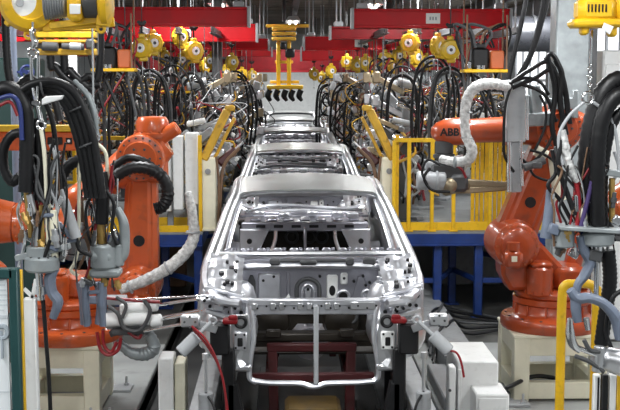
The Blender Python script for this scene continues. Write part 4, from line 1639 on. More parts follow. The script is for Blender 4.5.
# floor trough and cables under the right walkway
t = thing('cable_trough', 'grey steel cable trough running back under the right walkway', 'cable trough', (1.72, 12.2, 0))
b = MB()
b.box((1.72, 13.2, 0.10), (0.30, 4.6, 0.20), 0.01)
b.box((1.72, 13.2, 0.21), (0.34, 4.6, 0.02), 0.004)
b.build('trough_body', 'grey', t)
t = thing('cable_trough', 'low pale floor trough leading to the right pedestal', 'cable trough', (1.55, 10.6, 0))
b = MB()
b.box((1.62, 10.4, 0.06), (0.45, 1.2, 0.12), 0.012)
b.build('trough_body', 'light_grey', t)
t = thing('floor_cable', 'loop of black cable lying under the right pedestal', 'cable', (2.1, 10.0, 0.02))
MB().tube([(2.05, 10.3, 0.02), (1.86, 9.98, 0.14), (1.98, 9.93, 0.17), (2.3, 10.2, 0.2), (2.7, 10.3, 0.1), (2.9, 10.5, 0.02)], 0.02, 8, 8).build('cable_body', 'black', t)
for k in range(6):
    rr = random.Random(k)
    x0 = 1.42 + 0.11 * (k % 2)
    MB_ = MB().tube([(x0 + rr.uniform(-.03, .1), 11.3 + 0.2 * k, 0.03), (x0 + 0.3, 12.2 + 0.2 * k, 0.24), (2.1, 12.6 + .3 * k, 0.05), (2.8, 13.2, 0.03)], 0.018, 6, 6)
    tag(MB_.build('floor_cable', ('black', 'rubber', 'dark_grey')[k % 3]), 'dark cable snaking over the floor under the right walkway', 'cable', 'cables under the right walkway')
# racks and ducts in the dark under both walkways
for (x, y, w, d, h, m_, lab) in ((2.6, 16.2, 0.9, 0.5, 0.7, 'grey', 'grey metal case standing under the right walkway'), (1.75, 17.0, 0.3, 0.3, 0.86, 'cream', 'cream upright duct under the right walkway'),
                                 (-1.5, 16.0, 0.25, 0.25, 0.86, 'brown', 'brown upright duct under the left walkway'), (-2.2, 16.6, 0.7, 0.5, 0.7, 'light_grey', 'pale grey metal case standing under the left walkway')):
    t = thing('storage_case', lab, 'case', (x, y, 0))
    b = MB()
    b.box((x, y, h / 2), (w, d, h), 0.015)
    b.build('case_body', m_, t)
    b = MB()
    b.box((x, y - d / 2 - 0.006, h * 0.5), (w * 0.8, 0.012, h * 0.8), 0.004)
    b.build('door_panel', m_, t)

# ---- clamp units on each side of the nearest car
def line_clamp(label, s):
    x = CARX + s * 0.80
    t = thing('clamp_fixture', label, 'fixture', (x, 7.55, 0.545))
    X = lambda d: x + s * d
    b = MB()
    b.box((X(-0.10), 7.66, 0.57), (0.34, 0.3, 0.05), 0.008)
    b.box((X(-0.22), 7.68, 0.83), (0.09, 0.12, 0.5), 0.012)
    b.prism([(0, 0), (0.12, 0), (0.12, 0.25), (0.05, 0.25)] if s > 0 else [(0, 0), (-0.12, 0), (-0.12, 0.25), (-0.05, 0.25)], (X(-0.33), 7.72, 0.59), (1, 0, 0), (0, 0, 1), 0.1, 0.01)
    b.build('upright', 'black', t)
    b = MB()
    b.box((X(-0.17), 7.56, 1.17), (0.13, 0.12, 0.21), 0.012)
    b.build('black_block', 'black', t)
    b = MB()
    b.cyl((X(-0.08), 7.42, 0.59), (X(-0.08), 7.42, 0.84), 0.05, n=18, bev=0.008)
    b.build('air_cylinder', 'grey', t)
    b = MB()
    b.cyl((X(-0.08), 7.42, 0.84), (X(-0.08), 7.42, 1.08), 0.012)
    b.cyl((X(-0.08), 7.42, 1.06), (X(-0.08), 7.42, 1.10), 0.022)
    b.build('piston_rod', 'steel', t)
    b = MB()
    b.box((X(-0.24), 7.5, 1.30), (0.10, 0.08, 0.035), 0.01)
    b.box((X(-0.26), 7.48, 1.325), (0.06, 0.04, 0.035), 0.01)
    b.build('red_locator', 'dark_red', t)
    b = MB()
    b.bar((X(-0.15), 7.5, 1.24), (X(0.0), 7.46, 1.30), 0.03, 0.05)
    b.box((X(0.02), 7.47, 1.31), (0.13, 0.07, 0.08), 0.012)
    b.build('clamp_head', 'steel', t)
    b = MB()
    b.bolts((X(0.02), 7.43, 1.31), (0, -1, 0), 0.035, 4, 0.008, 0.012)
    build_each(b, 'bolt', 'dark_grey', t)
    b = MB()
    b.cyl((X(-0.12), 7.42, 1.31), (X(0.0), 7.38, 1.20), 0.014)
    b.cyl((X(-0.03), 7.39, 1.225), (X(0.08), 7.36, 1.12), 0.044, n=16, bev=0.008)
    b.torus((X(-0.13), 7.42, 1.32), (0, 1, 0), 0.022, 0.008)
    b.build('clamp_cylinder', 'light_grey', t)
    hs = [[(0.07, 7.35, 1.13), (0.12, 7.32, 1.12), (0.15, 7.31, 1.06), (0.17, 7.31, 0.96)]] if s > 0 else [
        [(0.0, 7.34, 1.30), (-0.10, 7.27, 1.22), (-0.18, 7.25, 1.05), (-0.22, 7.25, 0.85), (-0.23, 7.25, 0.55)], [(-0.01, 7.34, 1.28), (-0.12, 7.27, 1.16), (-0.20, 7.25, 0.98), (-0.25, 7.25, 0.6)]]
    for h in hs:
        MB().tube([(X(q[0]), q[1], q[2]) for q in h], 0.008, 8, 6).build('red_hose', 'hose_red', t)
    MB().tube([(X(-0.08), 7.4, 0.84), (X(-0.14), 7.33, 0.76), (X(-0.16), 7.33, 0.58)], 0.009, 8, 6).build('black_hose', 'black', t)
    return t


line_clamp('clamp fixture with twin red hoses holding the left front of the nearest car', -1)
line_clamp('clamp fixture with a black upright holding the right front of the nearest car', 1)

# ================================================================== near hanging equipment
# ---- big yellow spring balancer and its beam, upper left
YB = 6.0
t = thing('spring_balancer', 'large yellow spring balancer with white dial and ribbed drum at the top left', 'balancer', P(60, 0, YB))
b = MB()
c = P(25, 1, YB)
b.lathe(c + V((0, 0.1, 0)), (0.25, -1, 0), [(0.0, -0.06), (0.12, -0.06), (0.155, -0.03), (0.155, 0.05), (0.14, 0.085), (0.095, 0.10), (0.09, 0.09), (0.0, 0.09)], 30)
for k in range(8):
    a = k * PI / 4
    b.box(c + V((0.15 * math.cos(a), 0.08, 0.15 * math.sin(a))), (0.035, 0.05, 0.035), 0.008, Matrix.Rotation(-a, 3, 'Y'))
b.bar(c + V((0.07, 0.08, -0.13)), c + V((0.44, 0.1, -0.10)), 0.06, 0.05)
b.torus(c + V((0.0, 0.06, -0.17)), (0, 1, 0), 0.02, 0.008, 12, 6)
b.build('housing', 'yellow', t)
b = MB()
b.lathe(c + V((-0.022, 0.008, 0)), (0.25, -1, 0), [(0, -0.02), (0.08, -0.02), (0.08, 0.006), (0.0, 0.008)], 26)
b.build('dial', 'white', t)
b = MB()
b.lathe(c + V((-0.026, -0.004, -0.01)), (0.25, -1, 0), [(0.0, 0), (0.022, 0), (0.018, 0.015), (0, 0.015)], 12)
b.build('dial_hub', 'steel', t)
b = MB()
prof = [(0.0, 0)]
for k in range(9):
    prof += [(0.098 - k * 0.002, k * 0.0125), (0.086 - k * 0.002, k * 0.0125 + 0.008)]
prof += [(0, 0.115)]
b.lathe(P(46, 2, YB + 0.05), (1, 0, 0), prof, 24)
b.build('ribbed_drum', 'grey', t)
b = MB()
b.cyl(P(83, 2, YB + 0.05), P(101, 2, YB + 0.05), 0.085, n=22, bev=0.012)
b.build('dark_drum', 'dark_grey', t)
b = MB()
b.box(P(76, 4, YB + 0.03), (0.075, 0.14, 0.18), 0.02)
b.lathe(P(100, 2, YB + 0.06), (1, 0, 0), [(0, 0), (0.10, 0), (0.13, 0.015), (0.13, 0.045), (0.10, 0.06), (0, 0.06)], 24)
b.bar(P(104, 10, YB + 0.02), P(102, 26, YB + 0.02), 0.06, 0.04)
b.torus(P(101, 29, YB + 0.02), (0, 1, 0), 0.018, 0.008, 12, 6)
b.bar(P(50, 26, YB + 0.06), P(100, 20, YB + 0.06), 0.05, 0.035)
b.build('end_bracket', 'yellow', t)
b = MB()
b.box(P(75, 9, YB - 0.05), (0.055, 0.006, 0.05), 0.002)
b.build('warning_plate', 'white', t)
b = MB()
for px in (25, 76):
    a = P(px, -30, YB + 0.05)
    b.cyl(a, (a.x, a.y, CZ), 0.012, n=8)
    b.bar(P(px, 2, YB + 0.05), a, 0.05, 0.03)
b.build('suspension_rod', 'grey', t)

t = thing('hoist_beam', 'yellow hoist beam with dark motor parts under the big balancer', 'hoist beam', P(66, 45, 7.2))
for (y0, y1, m_) in ((26, 31, 'ochre'), (32, 38, 'balancer_yellow'), (40, 43, 'ochre'), (49, 55, 'ochre')):
    b = MB()
    a, c = P(38, (y0 + y1) / 2, 7.2), P(97, (y0 + y1) / 2, 7.2)
    b.bar(a, c, 0.14, (y1 - y0) / 1150 * 7.2, 0.005)
    b.build('beam', m_, t)
b = MB()
for px in (40, 62, 95):
    b.bar(P(px, 27, 7.24), P(px, 55, 7.24), 0.04, 0.05, up=(0, 1, 0))
a = P(67, 20, 7.24)
b.cyl(P(67, 30, 7.24), (a.x, a.y, CZ), 0.02, n=8)
build_each(b, 'hanger', 'dark_grey', t)
b = MB()
b.cyl(P(42, 46, 7.1), P(58, 47, 7.1), 0.028, n=14, bev=0.005)
b.cyl(P(62, 46, 7.1), P(84, 47, 7.1), 0.02, n=14)
b.box(P(90, 44, 7.1), (0.05, 0.05, 0.06), 0.01)
b.build('motor', 'dark_grey', t)
b = MB()
b.cyl(P(70, 46, 7.08), P(81, 46.5, 7.08), 0.023, n=14)
b.build('sleeve', 'light_grey', t)

# ---- left near hanging gun, front one
def pts(l, Y):
    return [P(q[0], q[1], (q[2] if len(q) > 2 else Y)) for q in l]


def hose(t, l, Y, r, m='rubber', rib=0.08, pitch=0.02, nm='black_hose', seg=10):
    return MB().tube(pts(l, Y), r, seg, 7, rib=rib, pitch=pitch).build(nm, m, t)


def busy(t, x0, x1, y0, y1, Y, n, seed):
    """the thin service lines and fittings that wrap a manual gun"""
    r = random.Random(seed)
    for k in range(n):
        a, c = r.uniform(x0, x1), r.uniform(x0, x1)
        l = [(a, y0 + r.uniform(-8, 25))]
        for j in range(1, 5):
            l.append((a + (c - a) * j / 5 + r.uniform(-7, 7), y0 + (y1 - y0) * j / 5 + r.uniform(-6, 6)))
        l.append((c, y1 + r.uniform(-10, 6)))
        MB().tube(pts(l, Y + r.uniform(-0.03, 0.09)), r.uniform(0.004, 0.009), 6, 6).build('service_line', r.choice(['black', 'black', 'rubber', 'brown', 'hose_red', 'light_grey', 'dark_grey', 'chrome']), t)
    for k in range(n):
        x, y = r.uniform(x0, x1), r.uniform(y0 + (y1 - y0) * 0.45, y1)
        p, L, q = P(x, y, Y + r.uniform(-0.05, 0.06)), r.uniform(0.02, 0.05), r.uniform(-0.5, 0.5)
        d = V((math.sin(q), 0, math.cos(q)))
        rr_ = r.uniform(0.007, 0.016)
        b = MB()
        b.cyl(p - d * L, p + d * L, rr_, n=10, bev=0.002)
        b.cyl(p - d * L * 0.3, p + d * L * 0.3, rr_ * 1.5, n=6)
        b.build('hose_fitting', r.choice(['brass', 'steel', 'chrome', 'chrome', 'brown', 'dark_grey']), t)
    for k in range(n // 2):
        p = P(r.uniform(x0, x1), r.uniform(y0 + (y1 - y0) * 0.6, y1 + 8), Y + r.uniform(-0.04, 0.06))
        b = MB()
        b.box(p, (r.uniform(.025, .07), r.uniform(.02, .05), r.uniform(.02, .06)), 0.006, Matrix.Rotation(r.uniform(-.7, .7), 3, 'Y'))
        b.build('bracket', r.choice(['steel', 'galv', 'chrome', 'dark_grey', 'blue_grey']), t)


t = thing('hanging_weld_gun', 'manual spot welding gun hanging on a white rod at far left before the robot', 'weld gun', P(41, 120, YB))
b = MB()
b.cyl(P(33, 22, YB), P(33, 33, YB), 0.008, n=8)
b.tube(pts([(34, 28), (32, 33), (35, 42), (33, 48)], YB), [0.012, 0.016, 0.018, 0.012], 8, 5)
b.torus(P(33, 53, YB), (0, 1, 0), 0.026, 0.008)
b.tube(pts([(31, 56), (32, 80), (35, 101)], YB), 0.009, 8, 4)
b.tube(pts([(38, 56), (38, 80), (37, 101)], YB), 0.009, 8, 4)
b.box(P(36, 103, YB), (0.05, 0.03, 0.03), 0.006)
b.cyl(P(37, 104, YB), P(41, 121, YB), 0.014, n=10)
b.torus(P(41, 125, YB), (0, 1, 0), 0.022, 0.008)
b.build('hook', 'chrome', t)
b = MB()
b.tube(pts([(41, 129), (44, 150), (46, 180), (47, 215), (49, 250)], YB), 0.011, 8, 5)
b.build('hanger_rod', 'cream', t)
b = MB()
b.bar(P(16, 258, YB), P(70, 246, YB), 0.06, 0.03)
build_each(b, 'gimbal_plate', 'galv', t)
b = MB()
b.cyl(P(42, 256, YB), P(42, 271, YB), 0.09, n=28, bev=0.012)
b.cyl(P(38, 246, YB), P(38, 258, YB), 0.06, n=20, bev=0.006)
build_each(b, 'swivel_disc', 'galv', t)
b = MB()
b.bolts(P(42, 257, YB), (0, 0, 1), 0.075, 10, 0.007, 0.01)
build_each(b, 'bolt', 'dark_grey', t)
b = MB()
b.cyl(P(39, 272, YB), P(41, 300, YB), 0.02, n=12)
b.cyl(P(41, 286, YB), P(41, 294, YB), 0.03, n=12)
b.build('shaft', 'chrome', t)
b = MB()
b.tube(pts([(56, 268), (50, 278), (52, 292), (58, 302), (53, 318)], YB), [0.03, 0.045, 0.04, 0.04, 0.03], 10, 6, flat=0.7)
build_each(b, 'casting', 'blue_grey', t)
for a, c, r, m_ in (((26, 190), (31, 238), 0.014, 'brass'), ((29, 194), (34, 214), 0.02, 'steel'), ((41, 205), (43, 246), 0.013, 'brass'), ((53, 210), (55, 262), 0.02, 'cream'), ((36, 225), (38, 250), 0.018, 'steel')):
    MB().cyl(P(a[0], a[1], YB), P(c[0], c[1], YB), r, n=12, bev=0.004).build('hose_fitting', m_, t)
hose(t, [(-6, 92), (8, 88), (19, 96), (26, 115), (27, 150), (26, 192)], YB, 0.040, rib=0.02)
hose(t, [(36, 118), (39, 140), (41, 170), (40, 200)], YB + 0.05, 0.036, rib=0.02)
hose(t, [(30, 134), (14, 134), (4, 148), (4, 168), (12, 182), (20, 176)], YB + 0.12, 0.026, rib=0.05)
hose(t, [(28, 180), (38, 205), (41, 235)], YB + 0.06, 0.012, 'hose_red', 0, nm='red_hose')
hose(t, [(44, 185), (40, 215), (35, 245)], YB + 0.04, 0.010, 'hose_red', 0, nm='red_hose')
hose(t, [(50, 240), (47, 250), (44, 258)], YB - 0.04, 0.010, 'black', 0)
hose(t, [(43, 300), (46, 340), (49, 380), (51, 425)], YB, 0.011, 'black', 0, nm='trailing_cable')
hose(t, [(-5, 100), (12, 96), (20, 108), (22, 140)], YB - 0.05, 0.012, 'hose_blue', 0, nm='blue_hose')
hose(t, [(-5, 108), (10, 102), (18, 116)], YB - 0.05, 0.009, 'hose_red', 0, nm='red_hose')

busy(t, 18, 66, 140, 262, YB, 16, 41)
# ---- hose bundle arching between the two left guns
t = thing('hose_bundle', 'bundle of black ribbed hoses arching over between the left hanging guns', 'hose bundle', P(70, 84, YB))
for k in range(4):
    hose(t, [(16 + k * 4, 94 + k * 5), (32 + k * 3, 84 + k * 3), (52 + k * 1, 81 + k * 4), (70 - k * 2, 88 + k * 5), (82 - k * 4, 104 + k * 4), (92 - k * 5, 132 + k * 2), (98 - k * 5, 165), (103 - k * 5, 198)], YB + 0.02 * k, 0.021, 'rubber', 0.06, 0.03)
hose(t, [(74, 80), (88, 96), (94, 114), (97, 134)], YB + 0.05, [0.010, 0.018, 0.02, 0.012], 'galv', 0.12, 0.03, nm='clear_wrap')
b = MB()
b.prism([(0, 0), (0.10, 0.03), (0.11, 0.05), (0.02, 0.045), (0.0, 0.03)], P(43, 105, YB - 0.06), (1, 0, 0), (0, 0, 1), 0.03, 0.005)
b.build('bracket', 'white', t)
for q in ((46, 82), (82, 104), (92, 140)):
    MB().torus(P(q[0] - 3, q[1] + 4, YB + 0.03), (1, 0, 0.1) if q[0] == 46 else (0.4, 0, -1), 0.05, 0.006, 18, 6).build('clip', 'dark_grey', t)

# ---- second left gun
YC = 6.3
t = thing('hanging_weld_gun', 'manual spot welding gun hanging on a forked wire bail before the left robot arm', 'weld gun', P(94, 132, YC))
b = MB()
a = P(93, 30, YC)
b.cyl((a.x, a.y, CZ), P(94, 130, YC), 0.006, n=6)
b.torus(P(94, 137, YC), (0, 1, 0), 0.026, 0.009)
b.tube(pts([(89, 138), (94, 131), (99, 136)], YC), 0.012, 8, 5)
b.build('hook', 'chrome', t)
b = MB()
b.tube(pts([(93, 142), (84, 150), (80, 162), (79, 200), (79, 240), (75, 262), (71, 270), (78, 276)], YC), 0.010, 8, 6)
b.tube(pts([(95, 142), (104, 150), (107, 162), (108, 200)], YC), 0.010, 8, 6)
b.build('bail', 'cream', t)
b = MB()
b.cyl(P(104, 244, YC), P(104, 268, YC), 0.075, n=22, bev=0.012)
b.cyl(P(92, 256, YC - 0.02), P(112, 256, YC - 0.02), 0.05, n=18, bev=0.01)
b.cyl(P(118, 244, YC), P(118, 266, YC), 0.035, n=14, bev=0.008)
b.box(P(106, 272, YC), (0.17, 0.12, 0.05), 0.015)
b.build('gun_body', 'galv', t)
b = MB()
b.tube(pts([(117, 208), (124, 225), (124, 252), (118, 264)], YC), [0.02, 0.028, 0.03, 0.02], 10, 6)
b.build('clear_hose', 'galv', t)
for a, c, r, m_ in (((100, 222), (102, 244), 0.022, 'brass'), ((94, 230), (97, 246), 0.012, 'brass'), ((86, 200), (87, 216), 0.016, 'chrome'), ((92, 268), (88, 284), 0.024, 'brass'), ((106, 270), (104, 286), 0.022, 'brass')):
    MB().cyl(P(a[0], a[1], YC), P(c[0], c[1], YC), r, n=12, bev=0.004).build('hose_fitting', m_, t)
for x in (86, 102):
    b = MB()
    b.tube(pts([(x, 282), (x - 1, 300), (x + 1, 326)], YC), [0.03, 0.036, 0.026], 10, 5, flat=0.7)
    b.build('tong_arm', 'blue_grey', t)
hose(t, [(101, 172), (103, 196), (102, 224)], YC - 0.02, 0.036, 'rubber', 0.03, 0.03)
hose(t, [(62, 205), (60, 184), (68, 167), (82, 160), (96, 168), (103, 190), (104, 215)], YC + 0.08, 0.032, 'rubber', 0.07)
hose(t, [(86, 198), (84, 222), (92, 250), (96, 270)], YC + 0.05, 0.022, 'brown', 0.05, nm='brown_hose')
hose(t, [(82, 196), (76, 215), (80, 240)], YC + 0.06, 0.012, 'hose_red', 0, nm='red_hose')
hose(t, [(106, 190), (114, 205), (112, 230), (118, 245)], YC - 0.05, 0.010, 'black', 0)
busy(t, 76, 118, 168, 285, YC, 15, 42)
# white handle cylinder to the left of the second gun
t = thing('welding_handpiece', 'slanted pale grey handle cylinder hung between the two left guns', 'handle', P(70, 222, YB + 0.1))
b = MB()
b.cyl(P(64, 200, YB + 0.1), P(76, 238, YB + 0.1), 0.026, 0.032, n=16)
b.cyl(P(60, 190, YB + 0.1), P(64, 202, YB + 0.1), 0.018, n=12)
b.build('grip', 'light_grey', t)
b = MB()
b.bar(P(58, 225, YB + 0.1), P(74, 238, YB + 0.1), 0.04, 0.03)
b.tube(pts([(60, 222), (58, 232), (66, 240), (76, 240)], YB + 0.1), 0.012, 8, 5)
b.build('trigger_guard', 'blue_grey', t)
hose(t, [(40, 92), (52, 120), (57, 160), (60, 192)], YB + 0.12, 0.014, 'black', 0)
hose(t, [(76, 238), (80, 250), (92, 256)], YB + 0.12, 0.012, 'black', 0)

for k, l in enumerate(([(50, 48), (56, 66), (68, 80), (84, 86), (100, 84)], [(64, 52), (70, 70), (82, 82), (96, 92)], [(100, 60), (88, 76), (74, 84), (58, 80)], [(8, 70), (30, 78), (52, 96), (60, 120)])):
    o = MB().tube([V((P(l[0][0], 0, 8.6).x, 8.6, CZ))] + pts(l, 8.6), 0.03, 10, 7, rib=0.05, pitch=0.03).build('supply_hose', 'rubber')
    tag(o, 'black supply hose hanging from the roof behind the big left balancer', 'hose', 'supply hoses of the left guns')
# ---- green framed board, yellow strip and white post, lower left
t = thing('notice_board', 'green framed board with a pale printed sheet at the lower left corner', 'board', P(5, 420, 5.6))
a, c = P(-30, 272, 5.6), P(14, 272, 5.6)
b = MB()
zt, zb = P(0, 268, 5.6).z, 0.0
b.box((c.x, 5.6, (zt + 0.3) / 2 + 0.0), (0.045, 0.06, zt - 0.3), 0.006)
b.box(((a.x + c.x) / 2, 5.6, zt - 0.025), (c.x - a.x, 0.06, 0.05), 0.006)
b.box(((a.x + c.x) / 2, 5.6, 0.32), (c.x - a.x, 0.06, 0.06), 0.006)
b.box((c.x, 5.6, 0.16), (0.045, 0.06, 0.32), 0.004)
b.box((a.x, 5.6, zt / 2), (0.045, 0.06, zt), 0.004)
b.build('frame', 'teal_frame', t)
b = MB()
b.box(((a.x + c.x) / 2 - 0.01, 5.605, (zt + 0.3) / 2), (c.x - a.x - 0.05, 0.02, zt - 0.34), 0.0)
sh = b.build('sheet', 'paper', t)
b = MB()
for py in (316, 318, 392):
    q0 = P(-26, py, 5.59)
    q1 = P(10, py, 5.59)
    b.bar(q0, q1, 0.002, 0.002)
for k in range(7):
    b.bar(P(-26, 280 + k * 5, 5.59), P(4 + (k * 37) % 6, 280 + k * 5, 5.59), 0.002, 0.002)
build_each(b, 'printed_line', 'ink', sh)
b = MB()
c0 = P(2, 338, 5.588)
b.torus(c0 + V((0, 0, 0.03)), (0, 1, 0), 0.03, 0.012, 16, 6)
b.bar(c0, c0 - V((0.0, 0, 0.1)), 0.01, 0.03)
b.bar(c0 + V((-0.08, 0, 0.03)), c0 + V((0, 0, 0.02)), 0.01, 0.03)
b.build('printed_picture', 'ink', sh)
t = thing('edge_post', 'thin yellow post standing beside the green framed board', 'post', P(22, 420, 5.75))
b = MB()
x = P(22, 340, 5.75).x
b.box((x, 5.75, P(0, 270, 5.75).z / 2), (0.022, 0.03, P(0, 270, 5.75).z), 0.003)
b.box((x, 5.75, 0.01), (0.09, 0.09, 0.02), 0.002)
b.build('post_body', 'yellow', t)
t = thing('square_post', 'white square post in front of the left pedestal', 'post', P(31, 420, 6.0))
x = P(31, 340, 6.0).x
zt = P(0, 298, 6.0).z
b = MB()
b.box((x, 6.0, zt / 2), (0.066, 0.066, zt), 0.006)
b.box((x, 6.0, 0.01), (0.16, 0.16, 0.02), 0.003)
b.build('post_body', 'white', t)
b = MB()
b.bar((x + 0.01, 6.0, zt - 0.02), (x + 0.035, 6.0, zt + 0.1), 0.012, 0.02)
b.bar((x + 0.02, 6.0, zt), (x - 0.03, 6.0, zt + 0.05), 0.012, 0.02)
b.build('top_bracket', 'white', t)

# ================================================================== right near side
t = thing('spring_balancer', 'large yellow spring balancer at the top right corner', 'balancer', P(595, 8, YB))
b = MB()
c = P(595, 10, YB)
b.box(c + V((0, 0, 0.0)), (0.20, 0.16, 0.14), 0.035)
b.box(c + V((0.0, 0, -0.07)), (0.25, 0.18, 0.045), 0.015)
b.box(c + V((-0.06, -0.02, -0.105)), (0.04, 0.08, 0.05), 0.012)
b.box(c + V((0.085, -0.02, -0.11)), (0.04, 0.08, 0.06), 0.012)
b.lathe(c + V((0.10, 0.02, 0.02)), (1, 0, 0), [(0, 0), (0.07, 0), (0.09, 0.02), (0.09, 0.06), (0.06, 0.08), (0, 0.08)], 22)
b.build('housing', 'yellow', t)
b = MB()
for k in range(6):
    b.box(c + V((-0.055 + k * 0.018, -0.081, 0.005)), (0.008, 0.01, 0.04), 0.002)
build_each(b, 'vent_slot', 'black', t)
b = MB()
b.prism([(0, 0), (0.05, -0.02), (0.03, -0.06), (-0.01, -0.03)], c + V((0.02, -0.1, -0.07)), (1, 0, 0), (0, 0, 1), 0.01, 0.002)
b.build('tag', 'white', t)
b = MB()
b.cyl(c + V((0, 0, 0.06)), (c.x, c.y, CZ), 0.014, n=8)
b.build('suspension_rod', 'grey', t)

t = thing('hanging_weld_gun', 'manual spot welding gun hanging from a ring and chain at the right edge', 'weld gun', P(588, 95, YB))
b = MB()
b.cyl(P(592, 30, YB), P(590, 76, YB), 0.006, n=6)
for k in range(7):
    b.torus(P(590, 66 + k * 3.5, YB), (0, 1, 0) if k % 2 else (1, 0, 0), 0.012, 0.004, 10, 5)
b.torus(P(588, 98, YB), (0, 1, 0), 0.029, 0.008)
b.build('hook', 'chrome', t)
b = MB()
b.tube(pts([(584, 102), (570, 115), (560, 132), (559, 148), (563, 165)], YB), 0.009, 8, 6)
b.tube(pts([(593, 102), (606, 112), (614, 126), (618, 150), (619, 175)], YB), 0.009, 8, 6)
b.build('bail', 'light_grey', t)
b = MB()
b.tube(pts([(563, 130), (566, 150), (570, 168), (577, 182)], YB), [0.02, 0.034, 0.032, 0.02], 10, 6, flat=0.7)
b.build('sleeve', 'wrap', t)
hose(t, [(640, 84), (618, 80), (604, 92), (596, 112), (590, 140), (587, 175), (588, 215), (592, 260)], YB + 0.06, [0.05, 0.05, 0.055, 0.055, 0.05, 0.045, 0.045, 0.04], 'rubber', 0.05, 0.03)
hose(t, [(640, 100), (622, 94), (608, 106), (600, 130), (597, 170), (598, 225)], YB - 0.02, 0.042, 'rubber', 0.04, 0.025)
hose(t, [(640, 112), (626, 110), (612, 124), (604, 160), (602, 200), (604, 240)], YB + 0.02, 0.03, 'rubber', 0.04, 0.025)
hose(t, [(640, 94), (618, 98), (606, 112), (594, 160), (588, 200), (582, 240)], YB + 0.02, 0.011, 'hose_blue', 0, nm='blue_hose')
hose(t, [(630, 92), (610, 106), (598, 150), (590, 190), (580, 230)], YB - 0.03, 0.012, 'hose_purple', 0, nm='purple_hose')
hose(t, [(630, 104), (612, 120), (604, 160), (598, 200), (594, 232)], YB + 0.02, 0.006, 'hose_red', 0, nm='red_hose')
hose(t, [(562, 140), (558, 165), (566, 190), (575, 215)], YB, 0.014, 'black', 0)
hose(t, [(552, 150), (556, 172), (548, 186), (560, 200), (572, 222)], YB + 0.05, 0.011, 'black', 0)
hose(t, [(576, 180), (579, 205), (577, 228)], YB, 0.013, 'hose_red', 0, nm='red_hose')
b = MB()
b.bar(P(556, 226, YB), P(622, 230, YB), 0.20, 0.022, 0.004)
b.bar(P(601, 171, YB), P(624, 175, YB), 0.05, 0.035)
build_each(b, 'gimbal_plate', 'galv', t)
b = MB()
b.cyl(P(564, 229, YB), P(564, 247, YB), 0.055, n=20, bev=0.008)
b.cyl(P(598, 232, YB), P(598, 245, YB), 0.085, n=24, bev=0.01)
b.cyl(P(598, 226, YB), P(598, 233, YB), 0.05, n=18)
build_each(b, 'swivel_disc', 'galv', t)
b = MB()
b.cyl(P(598, 245, YB), P(597, 262, YB), 0.024, n=14, bev=0.004)
b.cyl(P(597, 262, YB), P(596, 300, YB), 0.014, n=12)
b.build('shaft', 'chrome', t)
b = MB()
b.tube(pts([(580, 236), (584, 250), (590, 262), (584, 276), (577, 288), (576, 318)], YB), [0.03, 0.04, 0.04, 0.036, 0.03, 0.03], 10, 6, flat=0.7)
b.tube(pts([(550, 190), (549, 215), (546, 238)], YB + 0.1), [0.02, 0.03, 0.034], 10, 5)
build_each(b, 'casting', 'blue_grey', t)
for a, c, r, m_ in (((600, 175), (602, 225), 0.018, 'brass'), ((612, 178), (612, 222), 0.016, 'brass'), ((583, 208), (584, 228), 0.02, 'cream'), ((576, 195), (577, 212), 0.014, 'chrome')):
    MB().cyl(P(a[0], a[1], YB), P(c[0], c[1], YB), r, n=12, bev=0.004).build('hose_fitting', m_, t)
hose(t, [(608, 250), (610, 280), (606, 310), (601, 345)], YB + 0.05, 0.038, 'rubber', 0.05)

busy(t, 552, 618, 150, 250, YB, 20, 43)

t = thing('weld_tong', 'blue grey curved welding tong with chrome tips at the lower right edge', 'weld tong', P(600, 320, 5.9))
b = MB()
b.tube(pts([(570, 290), (577, 298), (590, 298), (604, 304), (616, 318), (622, 338)], 5.9), [0.03, 0.04, 0.036, 0.036, 0.045, 0.05], 12, 6, flat=0.75)
b.tube(pts([(576, 296), (576, 310), (578, 322)], 5.9), [0.03, 0.028, 0.022], 10, 5)
b.build('upper_jaw', 'blue_grey', t)
b = MB()
b.tube(pts([(570, 318), (570, 332), (573, 344), (580, 351)], 5.85), [0.014, 0.024, 0.024, 0.016], 12, 6)
b.cyl(P(576, 347, 5.85), P(596, 355, 5.85), 0.014, n=12)
b.cyl(P(586, 318, 5.9), P(588, 330, 5.9), 0.018, 0.014, n=12)
b.build('electrode', 'chrome', t)
b = MB()
b.tube(pts([(592, 356), (604, 358), (618, 362), (630, 368)], 5.9), [0.03, 0.06, 0.07, 0.06], 14, 6)
b.cyl(P(600, 346, 5.86), P(597, 372, 5.86), 0.03, n=16, bev=0.006)
b.build('gun_body', 'steel', t)
b = MB()
b.tube(pts([(584, 340), (590, 350), (600, 352)], 5.84), 0.012, 8, 5)
b.tube(pts([(575, 356), (590, 362), (604, 372)], 5.84), 0.012, 8, 5)
build_each(b, 'linkage', 'dark_grey', t)
hose(t, [(612, 350), (606, 330), (612, 300), (622, 290)], 5.95, 0.012, 'black', 0)

